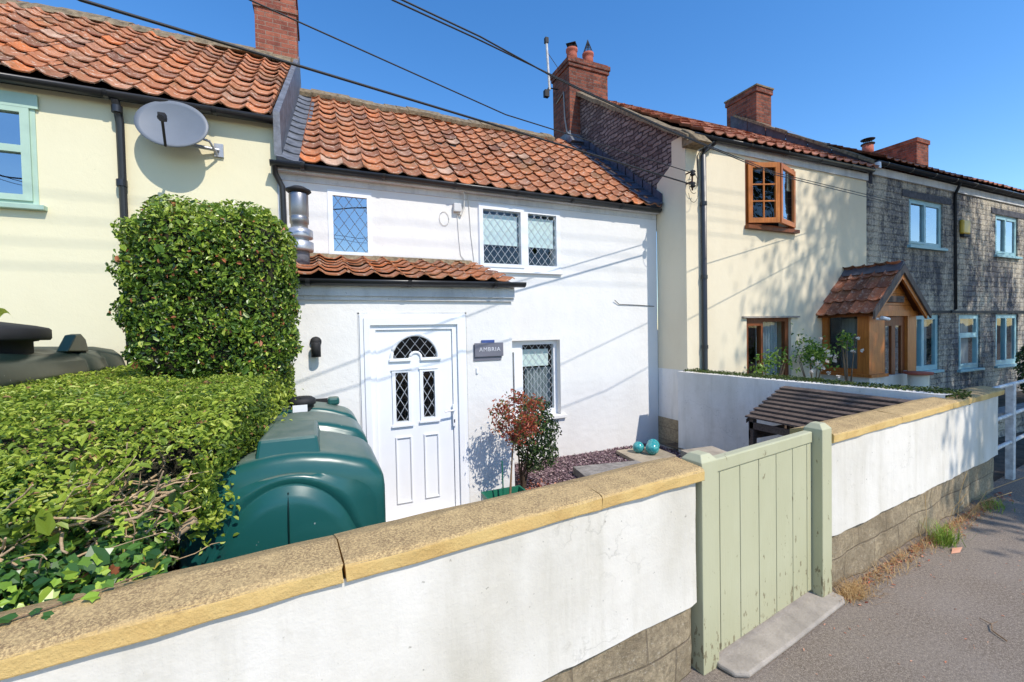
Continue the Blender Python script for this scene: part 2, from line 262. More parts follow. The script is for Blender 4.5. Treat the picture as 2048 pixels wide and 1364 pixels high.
# ---------------------------------------------------------------- mesh helpers
MW={}
class MB:
    def __init__(s,f=None): s.v=[];s.f=[];s.t=[];s.F=f;s.tint=0.;s.sm=[]
    def add(s,pts,faces,tint=None,smooth=False):
        o=len(s.v); s.v+=[tuple(p) for p in pts]; s.f+=[tuple(i+o for i in f) for f in faces]
        s.t+=[s.tint if tint is None else tint]*len(faces); s.sm+=[smooth]*len(faces); return s
    def box(s,x0,x1,y0,y1,z0,z1,tint=None):
        p=[(x,y,z) for z in (z0,z1) for y in (y0,y1) for x in (x0,x1)]
        return s.add(p,[(0,2,3,1),(4,5,7,6),(0,1,5,4),(2,6,7,3),(0,4,6,2),(1,3,7,5)],tint)
    def prism(s,prof,d0,d1,ax=0):      # closed 2-D profile swept along axis ax between d0 and d1
        n=len(prof)
        def P(d,q): return (d,*q) if ax==0 else ((q[0],d,q[1]) if ax==1 else (*q,d))
        return s.add([P(d0,q) for q in prof]+[P(d1,q) for q in prof],[tuple(range(n))[::-1],tuple(range(n,2*n))]+[(i,(i+1)%n,n+(i+1)%n,n+i) for i in range(n)])
    def tube(s,pts,r,n=8,cap=True,tint=None):
        pts=[Vector(p) for p in pts]; rs=r if isinstance(r,(list,tuple)) else [r]*len(pts); V=[];up=Vector((.13,.21,1)).normalized()
        for i,p in enumerate(pts):
            d=(pts[min(i+1,len(pts)-1)]-pts[max(i-1,0)]).normalized()
            a=d.cross(up) if abs(d.dot(up))<.97 else d.cross(Vector((1,0,0))); a.normalize(); b=d.cross(a)
            V+=[p+(a*math.cos(k*2*math.pi/n)+b*math.sin(k*2*math.pi/n))*rs[i] for k in range(n)]
        F=[(i*n+k,i*n+(k+1)%n,(i+1)*n+(k+1)%n,(i+1)*n+k) for i in range(len(pts)-1) for k in range(n)]
        s.add(V,F,tint,True)
        if cap: s.add(V[:n],[tuple(range(n))],tint); s.add(V[-n:],[tuple(range(n))[::-1]],tint)
        return s
    def lathe(s,c,prof,n=20,axis='z'):   # profile of (radius, height)
        V=[]
        for r_,h in prof:
            for k in range(n):
                a=k*2*math.pi/n
                if axis=='z': V.append((c[0]+r_*math.cos(a),c[1]+r_*math.sin(a),c[2]+h))
                else: V.append((c[0]+r_*math.cos(a),c[1]+h,c[2]+r_*math.sin(a)))
        F=[(i*n+k,i*n+(k+1)%n,(i+1)*n+(k+1)%n,(i+1)*n+k) for i in range(len(prof)-1) for k in range(n)]
        return s.add(V,F,None,True)
    def slab(s,x0,x1,z0,z1,y0,y1,holes=(),cell=None):  # wall slab in XZ with rectangular openings
        xs=sorted({x0,x1,*[v for h in holes for v in h[:2]]}); zs=sorted({z0,z1,*[v for h in holes for v in h[2:]]})
        xs=[x for x in xs if x0<=x<=x1]; zs=[z for z in zs if z0<=z<=z1]
        ins=lambda x,z:any(h[0]<x<h[1] and h[2]<z<h[3] for h in holes)
        nx,nz=len(xs)-1,len(zs)-1
        solid=[[not ins((xs[i]+xs[i+1])/2,(zs[j]+zs[j+1])/2) for j in range(nz)] for i in range(nx)]
        g=lambda i,j:0<=i<nx and 0<=j<nz and solid[i][j]
        for i in range(nx):
            for j in range(nz):
                if not solid[i][j]: continue
                a,b,c,d=xs[i],xs[i+1],zs[j],zs[j+1]
                s.add([(a,y0,c),(b,y0,c),(b,y0,d),(a,y0,d)],[(0,1,2,3)]); s.add([(a,y1,c),(b,y1,c),(b,y1,d),(a,y1,d)],[(3,2,1,0)])
                if not g(i-1,j): s.add([(a,y0,c),(a,y0,d),(a,y1,d),(a,y1,c)],[(0,1,2,3)])
                if not g(i+1,j): s.add([(b,y0,c),(b,y1,c),(b,y1,d),(b,y0,d)],[(0,1,2,3)])
                if not g(i,j-1): s.add([(a,y0,c),(a,y1,c),(b,y1,c),(b,y0,c)],[(0,1,2,3)])
                if not g(i,j+1): s.add([(a,y0,d),(b,y0,d),(b,y1,d),(a,y1,d)],[(0,1,2,3)])
        return s
    def build(s,name,mat,parent=None,origin=None,bevel=0,sub=0,smooth=None):
        me=bpy.data.meshes.new(name); V=[Vector(s.F(*p)) if s.F else Vector(p) for p in s.v]
        if parent is not None: inv=MW[parent.name]; V=[inv@p for p in V]
        elif origin is not None: V=[p-Vector(origin) for p in V]
        me.from_pydata(V,[],s.f); o=bpy.data.objects.new(name,me); C.objects.link(o)
        if any(s.t):
            a=me.attributes.new('tint','FLOAT','FACE'); a.data.foreach_set('value',s.t)
        me.polygons.foreach_set('use_smooth',[bool(x) if smooth is None else smooth for x in s.sm])
        me.materials.append(mat)
        if parent is not None: o.parent=parent; MW[o.name]=MW[parent.name]
        elif origin is not None: o.location=origin; MW[o.name]=Matrix.Translation(origin).inverted()
        else: MW[o.name]=Matrix.Identity(4)
        if bevel:
            b=o.modifiers.new('bevel','BEVEL'); b.width=bevel; b.segments=2; b.limit_method='ANGLE'; b.angle_limit=R(40)
        return o
def tag(o,label=None,cat=None,group=None,kind=None):
    if label: o['label']=label
    if cat: o['category']=cat
    if group: o['group']=group
    if kind: o['kind']=kind
    return o
def thing(name,loc,label,cat,group=None,rz=0):
    o=bpy.data.objects.new(name,None); C.objects.link(o); o.location=loc; o.rotation_euler=(0,0,rz); o.empty_display_size=.1
    MW[o.name]=(Matrix.Translation(loc)@Matrix.Rotation(rz,4,'Z')).inverted(); return tag(o,label,cat,group)
def npmesh(name,mat,V,F4,tint,parent=None,origin=None,smooth=False):   # big quad meshes
    me=bpy.data.meshes.new(name); V=np.asarray(V,float)
    if parent is not None:
        m=np.array(MW[parent.name]); V=V@m[:3,:3].T+m[:3,3]
    elif origin is not None: V=V-np.array(origin)
    F4=np.asarray(F4,np.int32); n,kk=F4.shape
    me.vertices.add(len(V)); me.vertices.foreach_set('co',V.ravel()); me.loops.add(n*kk); me.loops.foreach_set('vertex_index',F4.ravel())
    me.polygons.add(n); me.polygons.foreach_set('loop_start',np.arange(0,n*kk,kk,dtype=np.int32)); me.polygons.foreach_set('loop_total',np.full(n,kk,np.int32))
    me.update(calc_edges=True); a=me.attributes.new('tint','FLOAT','FACE'); a.data.foreach_set('value',np.asarray(tint,np.float32))
    me.polygons.foreach_set('use_smooth',np.full(n,smooth)); me.materials.append(mat)
    o=bpy.data.objects.new(name,me); C.objects.link(o)
    if parent is not None: o.parent=parent; MW[o.name]=MW[parent.name]
    elif origin is not None: o.location=origin
    return o
def unit(a): return a/np.maximum(np.linalg.norm(a,axis=-1,keepdims=True),1e-9)
def leaf_arrays(P,N,size,wid=.5,jit=.6,up=.3,fold=.18,shape='oval'):
    n=len(P); N=unit(N+RNG.normal(0,jit,(n,3))+np.array([0,0,up])); A=unit(np.cross(N,RNG.normal(0,1,(n,3)))); B=np.cross(N,A)
    L=(size*RNG.uniform(.65,1.25,n))[:,None]
    q=lambda u,v,h:P+A*L*u+B*L*wid*v+N*L*h
    if shape=='oval':
        V=np.stack([q(-.5,0,0),q(-.2,.42,fold),q(.25,.36,fold),q(.5,0,-.05),q(.25,-.36,fold),q(-.2,-.42,fold)],1); k=6
        F=np.array([[0,3,2,1],[0,5,4,3]])
    else:  # lobed ivy leaf
        V=np.stack([q(-.30,0,0),q(-.44,.38,.08),q(-.10,.52,.10),q(.08,.74,.0),q(.24,.46,.08),q(.68,0,-.08),q(.24,-.46,.08),q(.08,-.74,0),q(-.10,-.52,.10),q(-.44,-.38,.08)],1); k=10
        F=np.array([[0,2,1,0],[0,4,3,2],[0,5,4,0],[0,6,5,0],[0,8,7,6],[0,9,8,0]])
        F=np.array([[0,1,2,4],[2,3,4,4],[0,4,5,6],[6,7,8,8],[0,6,8,9]])
    Fa=(F[None]+(np.arange(n)*k)[:,None,None]).reshape(-1,F.shape[1])
    return V.reshape(-1,3),Fa,len(F)
def leaves(name,mat,P,N,size,parent=None,origin=None,tint=None,**kw):
    V,F,m=leaf_arrays(P,N,size,**kw)
    t=RNG.random(len(P)) if tint is None else tint
    if kw.get('shape')=='ivy':   # split degenerate quads to triangles
        tri=[];tt=[]
        F=F.reshape(len(P),m,4); a=[]
        for j in range(m):
            q=F[:,j]
            a.append((q[:,[0,1,2]],t)); 
            if not (q[0,2]==q[0,3]): a.append((q[:,[0,2,3]],t))
        F=np.concatenate([x[0] for x in a]); tt=np.concatenate([x[1] for x in a])
        return npmesh(name,mat,V,F,tt,parent,origin)
    return npmesh(name,mat,V,F,np.repeat(t,m),parent,origin)
def fnoise(P,s,seed=0):    # cheap smooth noise from summed sines
    r=np.random.default_rng(seed); out=np.zeros(len(P))
    for i in range(7):
        k=r.normal(0,1,3)*s*(1+.5*i); out+=np.sin(P@k+r.uniform(0,6.28))/(1+.35*i)
    return out/3
def shell(sdf,lo,hi,n,d0=-.1,d1=.02,amp=.02,ns=9,seed=1):
    out=[];nn=[];cnt=0;lo=np.array(lo);hi=np.array(hi)
    while cnt<n:
        P=RNG.uniform(lo,hi,(n*4,3)); d=sdf(P)+fnoise(P,ns,seed)*amp; ok=(d>d0)&(d<d1)
        # favour the outside
        ok&=RNG.random(len(P))<np.clip(1.1+(d-d1)/(d1-d0)*.6,.25,1)
        P=P[ok]; e=.004
        g=np.stack([sdf(P+np.eye(3)[i]*e)-sdf(P-np.eye(3)[i]*e) for i in range(3)],1)
        out.append(P);nn.append(unit(g));cnt+=len(P)
    return np.concatenate(out)[:n],np.concatenate(nn)[:n]
def rbox(P,c,h,r):
    q=np.abs(P-np.array(c))-np.array(h)+r; return np.linalg.norm(np.maximum(q,0),axis=1)+np.minimum(q.max(1),0)-r
# ---------------------------------------------------------------- roof builder
def pantiles(name,mat,parent,E,u,v,ncol,nrow,cw=.25,gauge=.27,amp=.03,amax=None,amin=None,sag=.02,seed=1,skip=None,origin=None,thick=.014,jit=1.,lead_cols=0):
    E=Vector(E);u=Vector(u).normalized();v=Vector(v).normalized();n=u.cross(v).normalized()
    if n.z<0: n=-n
    r=random.Random(seed); ns=9; V=[];F=[];T=[]
    prof=lambda s:amp*((.5+.5*math.cos(2*math.pi*(s)+.75*math.sin(2*math.pi*s)))**1.15)
    for j in range(nrow):
        for i in range(ncol):
            if skip and skip(i,j): continue
            da=r.gauss(0,.005)*jit; db=r.gauss(0,.007)*jit; rot=r.gauss(0,.018)*jit; hh=r.gauss(0,.003)*jit; t=min(max(r.gauss(.48,.24),0.01),1)
            if r.random()<.03: t=.94
            b0=j*gauge+db; L=gauge*1.18; o=len(V)
            for bi,(bb,lift) in enumerate(((0,.02+thick),(0,.02),(0,.02),(L*.5,.012),(L,-.004))):
                for k in range(ns+1):
                    s=k/ns*1.1; a=i*cw+s*cw+da; b=b0+bb+ (rot*(s-.5)*cw)
                    h=prof(s)+lift+hh+(.006*(1-s) )
                    if bi==0: h=prof(s)+.02+thick+hh+.006*(1-s); 
                    if bi==1: h-=0
                    x=a; sg=sag*(math.sin(a*1.3+1)*.6+math.sin(b*1.9+a*.7)*.4)
                    if bi==0: hv=prof(s)+.028+hh+.008*(1-s)-thick
                    elif bi==1: hv=prof(s)+.028+hh+.008*(1-s)
                    elif bi==2: hv=prof(s)+.028+hh+.008*(1-s)
                    else: hv=h
                    lo=amin(b) if amin else -9; hi=amax(b) if amax else 1e9
                    x=min(max(x,lo),hi)
                    V.append(E+u*x+v*b+n*(hv+sg))
            for bi in (0,2,3):
                for k in range(ns):
                    q=o+bi*(ns+1)+k; F.append((q,q+1,q+ns+2,q+ns+1)); T.append(t)
    o=npmesh(name,mat,[tuple(p) for p in V],F,T,parent,origin)
    return o
def gutter(name,p0,p1,parent,r=.055,mat=None,brackets=True):
    p0=Vector(p0);p1=Vector(p1);mb=MB();N=10;d=(p1-p0).normalized();side=Vector((0,0,1)).cross(d).normalized()
    ring=lambda c,rr:[c+side*math.cos(math.pi+math.pi*k/N)*rr+Vector((0,0,1))*math.sin(math.pi+math.pi*k/N)*rr for k in range(N+1)]
    A,B=ring(p0,r),ring(p1,r);A2,B2=ring(p0,r-.006),ring(p1,r-.006);V=A+B+A2+B2;m=N+1
    F=[(k,k+1,m+k+1,m+k) for k in range(N)]+[(2*m+k,3*m+k,3*m+k+1,2*m+k+1) for k in range(N)]
    F+=[(0,m,3*m,2*m),(N,2*m+N,3*m+N,m+N),tuple(range(N,-1,-1)),tuple(range(m,2*m))]
    mb.add(V,F,None,True)
    L=(p1-p0).length
    if brackets:
        q=.35
        while q<L:
            c=p0+d*q; R1=ring(c-d*.02,r+.008);R2=ring(c+d*.02,r+.008)
            mb.add(R1+R2,[(k,k+1,m+k+1,m+k) for k in range(N)],None,True); q+=.95
    return mb.build(name,mat or M['black_metal'],parent)
# ---------------------------------------------------------------- window builder (facades face -Y)
def lattice(x0,x1,z0,z1,y,dx,dz,mat,parent,w=.006,name='leading'):
    mb=MB()
    # strips along two diagonal directions clipped to the rectangle
    sl=dz/dx
    for sg in (1,-1):
        k=-40
        while k<40:
            c=k*dz
            # line z = z0 + c + sg*sl*(x-x0)
            pts=[]
            for x in (x0,x1):
                z=z0+c+sg*sl*(x-x0)
                if z0<=z<=z1: pts.append((x,z))
            for z in (z0,z1):
                x=x0+(z-z0-c)/(sg*sl)
                if x0<x<x1: pts.append((x,z))
            if len(pts)>=2:
                a,b=pts[0],pts[1]
                L=math.hypot(b[0]-a[0],b[1]-a[1])
                if L>.01:
                    nx,nz=-(b[1]-a[1])/L*w/2,(b[0]-a[0])/L*w/2; yy=y-.0015*(1 if sg>0 else 2)
                    mb.add([(a[0]+nx,yy,a[1]+nz),(b[0]+nx,yy,b[1]+nz),(b[0]-nx,yy,b[1]-nz),(a[0]-nx,yy,a[1]-nz)]+[(a[0]+nx,yy+.003,a[1]+nz),(b[0]+nx,yy+.003,b[1]+nz),(b[0]-nx,yy+.003,b[1]-nz),(a[0]-nx,yy+.003,a[1]-nz)],[(0,1,2,3),(7,6,5,4),(0,4,5,1),(1,5,6,2),(2,6,7,3),(3,7,4,0)])
            k+=1
    return mb.build(name,mat,parent)
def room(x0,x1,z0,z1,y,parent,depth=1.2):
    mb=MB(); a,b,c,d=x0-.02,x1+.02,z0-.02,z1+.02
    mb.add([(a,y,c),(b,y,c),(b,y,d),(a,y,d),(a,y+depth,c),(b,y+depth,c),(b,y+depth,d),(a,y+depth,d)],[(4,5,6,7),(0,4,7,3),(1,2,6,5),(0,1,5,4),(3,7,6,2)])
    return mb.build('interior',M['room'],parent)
def window(parent,x0,x1,z0,z1,y,mat,lights,fw=.045,fd=.07,glass='glass',lat=None,latm='leadcame',blind=None,sill=None,proud=(),curtain=None,cut=True,sillmat=None):
    """lights: list of glass rectangles; proud: list of opening casements (rects) standing 15 mm forward"""
    mb=MB(); mb.slab(x0,x1,z0,z1,y,y+fd,lights)
    for (a,b,c,d) in proud:
        inner=[l for l in lights if l[0]>=a-.001 and l[1]<=b+.001 and l[2]>=c-.001 and l[3]<=d+.001]
        mb.slab(a,b,c,d,y-.018,y-.001,inner)
    f=mb.build('window',mat,parent,bevel=.004)
    for (a,b,c,d) in lights:
        MB().add([(a-.005,y+.024,c-.005),(b+.005,y+.024,c-.005),(b+.005,y+.024,d+.005),(a-.005,y+.024,d+.005)],[(0,1,2,3)]).build('pane',M[glass],f)
        if lat: lattice(a,b,c,d,y+.02,lat[0],lat[1],M[latm],f)
    if sill:
        MB().box(x0-sill[0],x1+sill[0],y-sill[1],y+.02,z0-sill[2],z0-.001).build('sill',sillmat or mat,f,bevel=.005)
    if blind:
        for (a,b,c,d) in lights:
            top=blind[0]; MB().box(a+.01,b-.01 if len(blind)<3 else b-blind[2],y+.075,y+.08,max(c,blind[1]),min(d,top)).build('blind',M['blind'],f)
    if curtain:
        mbc=MB(); n=40; a,b,c,d=curtain
        V=[(a+(b-a)*k/n,y+.16+.03*math.sin(k*1.3),zz) for zz in (c,d) for k in range(n+1)]
        mbc.add(V,[(k,k+1,n+2+k,n+1+k) for k in range(n)],None,True); mbc.build('curtain',M['curtain'],f)
    room(x0,x1,z0,z1,y+fd+.005,f)
    return f
# ================================================================ GROUND
GZ=-.15
mb=MB(); mb.add([(-300,-300,-.3),(400,-300,-.3),(400,400,-.3),(-300,400,-.3)],[(0,1,2,3)]); tag(mb.build('ground',M['soil'],None,(0,0,-.3)),kind='structure')
WA=R(5.76); WO=(3.226,1.857)
def F(s,t,z): return (WO[0]+s*math.cos(WA)-t*math.sin(WA),WO[1]+s*math.sin(WA)+t*math.cos(WA),z)
mb=MB(F); mb.add([(-80,-14,0),(80,-14,0),(80,.12,0),(-80,.12,0)],[(0,1,2,3)]); tag(mb.build('pavement',M['asphalt']),kind='structure')
mb=MB(); mb.add([(-4.5,1.7,GZ),(5.4,1.9,GZ),(5.4,6.2,GZ),(-4.5,6.2,GZ)],[(0,1,2,3)]); tag(mb.build('garden_ground',M['concrete']),kind='structure')
mb=MB(); mb.add([(5.2,2.3,-.05),(30,4.,-.05),(30,5.6,-.05),(5.2,5.6,-.05)],[(0,1,2,3)]); tag(mb.build('garden_path',M['soil']),kind='structure')
# ================================================================ WHITE COTTAGE
YF=6.0
cot=thing('cottage',(2.4,YF,GZ),'white rendered cottage with a red pantile roof, leaded windows and a lean-to front entrance','house')
w1=(.10,.635,2.905,3.745); w2=(2.115,3.485,2.80,3.77); w3=(2.25,3.45,.55,1.745)
def wobbly(mb,amp=.006):
    for i,p in enumerate(mb.v): mb.v[i]=(p[0],p[1]+amp*noise.noise(Vector((p[0]*1.7,p[2]*1.7,3))),p[2])
mb=MB(); mb.slab(-.46,5.44,GZ,3.96,YF,YF+.3,[(w1[0]+.02,w1[1]-.02,w1[2]+.02,w1[3]-.02),(w2[0]+.02,w2[1]-.02,w2[2]+.02,w2[3]-.02),w3])
mb.build('wall',M['white'],cot)
a,b,c,d=w1; window(cot,a,b,c,d,YF-.012,M['upvc'],[(a+.06,b-.06,c+.06,d-.07)],glass='glass_sky',lat=(.13,.115*1.6),latm='leaddark')
a,b,c,d=w2; mid=2.86
window(cot,a,b,c,d,YF-.012,M['upvc'],[(a+.07,mid-.07,c+.1,d-.08),(mid+.06,b-.07,c+.1,d-.08)],lat=(.117,.15),blind=(3.64,3.19,.02),proud=[(a+.01,mid-.012,c+.05,d-.015)],sill=(.01,.035,.03))
a,b,c,d=w3; window(cot,a,b,c,d,YF+.11,M['upvc'],[(a+.06,2.69,c+.09,d-.18),(2.84,b-.06,c+.09,d-.07)],lat=(.117,.15),blind=(1.6,1.33,.06),proud=[(a+.01,2.81,c+.03,d-.1)],curtain=(2.95,3.42,.6,1.3))
MB().box(2.2,3.53,YF-.055,YF+.1,.5,.549).build('window_sill',M['white'],cot,bevel=.006)
# lintel band and fascia
mb=MB(); mb.box(-.46,5.43,YF-.012,YF-.0005,3.80,3.955); mb.build('fascia',M['white_shade'],cot)
mb=MB(); mb.box(-.46,5.42,YF-.10,YF-.013,3.885,3.955); mb.build('soffit_board',M['white_shade'],cot)
gutter('gutter',(-.52,YF-.14,3.965),(5.40,YF-.14,3.945),cot,.058)
# roof
sl=Vector((0,8.6-5.86,6.2-3.98)); slv=sl.normalized()
amin=lambda b:.26+.057*b*.78
pantiles('roof',M['tiles'],cot,(-.46,5.84,3.955),(1,0,0),slv,24,13,.248,.268,.046,amax=lambda b:5.84,amin=amin,sag=.022,seed=3,skip=lambda i,j:i==0)
mb=MB(); Lr=sl.length
mb.add([(-.44,5.9,3.98),(5.44,5.9,3.98),(5.44,8.6,6.17),(-.3,8.6,6.17),(5.44,11.4,3.98),(-.3,11.4,3.98)],[(0,1,2,3),(3,2,4,5)]); mb.build('roof_deck',M['black_dull'],cot)
# ridge: mossy mortar band with half round ridge tiles
mb=MB(); N=24
for i in range(N):
    x0=-.28+i*(5.0/N); x1=x0+5.0/N+.01; z=6.19+.02*math.sin(i*.8); 
    mb.prism([(8.30,z-.18),(8.28,z-.12),(8.42,z+.0),(8.53,z+.06+.01*(i%2)),(8.63,z+.08),(8.75,z+.05),(8.9,z-.15)],x0,x1,0)
mb.build('ridge',M['mortar'],cot)
# lead secret gutter at the left verge, stepped
mb=MB()
for j in range(13):
    b0=j*.268; t0=.057*b0*.78
    base=Vector((-.445+t0,5.84,3.955))+slv*b0; nn=Vector((0,-slv.z,slv.y))
    pts=[]
    for bb,h in ((0,.055),(.30,.035)):
        for k in range(6):
            x=k/5*.30; hh=h+.02*math.cos(k/5*3.1)-.01*(k in(2,3)); pts.append(base+slv*bb+nn*hh+Vector((x,0,0)))
    for k in range(6): pts.append(base+nn*.02+Vector((k/5*.30,0,0)))
    mb.add(pts,[(k,k+1,7+k,6+k) for k in range(5)]+[(12+k,13+k,k+1,k) for k in range(5)],None,False)
mb.build('lead_flashing',M['lead'],cot)
# blue-grey flashing band against the taller neighbour
mb=MB()
for j in range(11):
    b0=j*.31; base=Vector((5.10,5.86,3.97))+slv*b0; nn=Vector((0,-slv.z,slv.y)); e=slv*.34
    p=[base+nn*.07,base+Vector((.32,0,0))+nn*.10,base+Vector((.32,0,0))+e+nn*.07,base+e+nn*.045]
    mb.add(p+[base,base+Vector((.32,0,0))],[(0,1,2,3),(4,5,1,0)])
    p=[base+Vector((.325,0,0))+nn*.05,base+Vector((.325,0,0))+e+nn*.05,base+Vector((.325,0,.2))+e+nn*.05,base+Vector((.325,0,.2))+nn*.05]
    mb.add(p,[(0,1,2,3)])
mb.build('step_flashing',M['lead_blue'],cot)
MB().tube([(-.475,YF-.14,3.93),(-.47,YF-.08,3.84),(-.40,YF-.05,3.7),(-.36,YF-.05,GZ)],.034,10).build('downpipe',M['black_metal'],cot)
# ---- lean-to entrance
YP=4.65; PX0,PX1=-.47,2.03
mb=MB(); dx0,dx1,dz1=.44,1.36,1.985
mb.slab(PX0,PX1,GZ,2.40,YP,YP+.22,[(dx0,dx1,GZ,dz1)])
mb.add([(PX0,YP+.22,GZ),(PX0,YF,GZ),(PX0,YF,2.75),(PX0,YP+.22,2.4)],[(0,1,2,3)]); mb.add([(PX1,YP+.22,GZ),(PX1,YF,GZ),(PX1,YF,2.78),(PX1,YP+.22,2.4)],[(3,2,1,0)])
mb.build('porch_wall',M['white'],cot)
mb=MB(); mb.box(PX0,PX1+.02,YP-.03,YP-.001,2.24,2.40); mb.box(PX0,PX1+.02,YP-.055,YP-.031,2.28,2.40); mb.build('porch_fascia',M['white_shade'],cot)
gutter('porch_gutter',(PX0,YP-.12,2.425),(PX1+.12,YP-.12,2.45),cot,.055)
pv=Vector((0,1.42,.40)).normalized()
pantiles('porch_roof',M['tiles'],cot,(PX0-.05,YP-.17,2.44),(1,0,0),pv,10,6,.25,.26,.045,amax=lambda b:2.52,sag=.012,seed=9)
MB().add([(PX0,YP-.08,2.44),(PX1+.02,YP-.08,2.44),(PX1+.02,YF,2.84),(PX0,YF,2.84)],[(0,1,2,3)]).build('porch_roof_deck',M['black_dull'],cot)
MB().prism([(YF-.12,2.83),(YF-.001,2.83),(YF-.001,2.93),(YF-.04,2.91)],PX0,2.0,0).build('porch_flashing',M['mortar'],cot)
# crumbling render edge round the door
mb=MB(); 
for (a,b,c,d) in ((dx0-.115,dx0-.10,GZ,2.115),(dx1+.10,dx1+.115,GZ,2.115),(dx0-.115,dx1+.115,2.10,2.115)):
    mb.box(a,b,YP-.006,YP-.0005,c,d)
mb.build('door_surround',M['white_shade'],cot)
# front door
mb=MB(); mb.slab(dx0-.10,dx1+.10,GZ+.02,2.10,YP-.02,YP+.02,[(dx0,dx1,GZ+.02,dz1-.0)])
mb.slab(dx0-.06,dx1+.06,GZ+.02,2.06,YP-.035,YP-.0205,[(dx0+.0,dx1-.0,GZ+.02,dz1)])
mb.slab(dx0+.0,dx1-.0,GZ+.02,dz1,YP-.008,YP+.05,[(dx0+.055,dx1-.055,GZ+.06,dz1-.05)])
door=mb.build('front_door',M['upvc'],cot,bevel=.004)
X0,X1,Z0,Z1=dx0+.058,dx1-.058,GZ+.063,dz1-.053
cx=(X0+X1)/2; yd=YP+.012
# panels (relative positions from the photograph)
gl=[(cx-.215,cx-.085,.96,1.48),(cx+.075,cx+.20,.98,1.48)]; lp=[(cx-.23,cx-.06,.09,.80),(cx+.07,cx+.235,.10,.80)]
fr,fi=.235,.06; fz=1.63
holes=gl+[(cx-.235,cx+.235,fz,fz+.235)]
mb=MB(); mb.slab(X0,X1,Z0,Z1,yd,yd+.045,holes)
# fill round the half-round fanlight
n=20
for sgn in (-1,1):
    arc=[(cx+sgn*fr*math.cos(k*math.pi/2/n),fz+fr*math.sin(k*math.pi/2/n)) for k in range(n+1)]
    poly=[(cx+sgn*fr,fz+fr)]
    pts=[(p[0],yd,p[1]) for p in arc]+[(cx+sgn*fr,yd,fz+fr)]
    mb.add(pts,[(k,k+1,n+1) if sgn<0 else (k+1,k,n+1) for k in range(n)])
disc=[(cx+fi*math.cos(k*math.pi/n),yd,fz+fi*math.sin(k*math.pi/n)) for k in range(n+1)]
mb.add(disc+[(cx,yd,fz-.001)],[(k+1,k,n+1) for k in range(n)])
mb.build('door_leaf',M['upvc'],door)
def ring(mb,path,r=.011,y=yd,closed=True):
    mb.tube([(p[0],y-.004,p[1]) for p in path],r,6)
mb=MB()
for (a,b,c,d) in gl:
    e=.035; mb.slab(a-e,b+e,c-e,d+e,yd-.014,yd-.0005,[(a,b,c,d)]); mb.box(a-e-.015,b+e+.015,yd-.028,yd-.0145,c-e-.018,c-e+.006)
    mb.box(a-e-.01,b+e+.01,yd-.022,yd-.0145,d+e-.01,d+e+.01)
for (a,b,c,d) in lp:
    mb.slab(a,b,c,d,yd-.012,yd-.0005,[(a+.018,b-.018,c+.018,d-.018)]); mb.slab(a+.004,b-.004,c+.004,d-.004,yd-.018,yd-.0125,[(a+.013,b-.013,c+.013,d-.013)])
o_=[(cx+(fr+.015)*math.cos(k*math.pi/24),fz+(fr+.015)*math.sin(k*math.pi/24)) for k in range(25)]
ring(mb,o_,.02); i_=[(cx+fi*math.cos(k*math.pi/16),fz+fi*math.sin(k*math.pi/16)) for k in range(17)]; ring(mb,i_,.016)
for sgn in (-1,1): mb.box(min(cx+sgn*(fi-.01),cx+sgn*(fr+.04)),max(cx+sgn*(fi-.01),cx+sgn*(fr+.04)),yd-.026,yd-.0005,fz-.03,fz)
mb.build('moulding',M['upvc'],door,bevel=.003)
for (a,b,c,d) in gl:
    MB().add([(a,yd+.01,c),(b,yd+.01,c),(b,yd+.01,d),(a,yd+.01,d)],[(0,1,2,3)]).build('glazing',M['glass'],door); lattice(a,b,c,d,yd+.006,.092,.155,M['leadcame'],door)
mb=MB(); pts=[(cx+fr*math.cos(k*math.pi/24),yd+.01,fz+fr*math.sin(k*math.pi/24)) for k in range(25)]; mb.add(pts+[(cx,yd+.01,fz)],[(k+1,k,25) for k in range(24)]); mb.build('fanlight',M['glass'],door)
mb=MB()
for k in range(-4,5):
    for sgn in (1,-1):
        pts=[]
        for q in range(60):
            x=cx-.24+q*.008; z=fz+.02+ (x-(cx+k*.105))*sgn*1.25
            rr=math.hypot(x-cx,z-fz)
            if fz<z and fi<rr<fr: pts.append((x,yd+.005,z))
        if len(pts)>3: mb.tube([pts[0],pts[-1]],.003,4)
mb.build('leading',M['leadcame'],door)
room(X0,X1,Z0,Z1,YP+.06,door,.9)
mb=MB(); hx=X1-.0; mb.box(hx-.012,hx+.018,YP-.03,YP-.009,.86,1.10); mb.tube([(hx,YP-.03,1.045),(hx,YP-.075,1.045),(hx-.115,YP-.08,1.04)],.010,8); mb.build('handle',M['upvc'],door,bevel=.003)
MB().box(hx-.003,hx+.009,YP-.033,YP-.0305,.90,.935).build('keyhole',M['black_dull'],door)
MB().box(dx0-.03,dx1+.03,YP-.11,YP-.001,GZ,GZ+.018).build('threshold',M['upvc'],cot)
MB().box(-.16,.12,YP-.03,YP-.001,1.215,1.272).build('vent_plate',M['black_dull'],cot,bevel=.004)
MB().box(1.575,1.603,YP-.018,YP-.001,1.42,1.49).build('doorbell',M['upvc'],cot,bevel=.008)
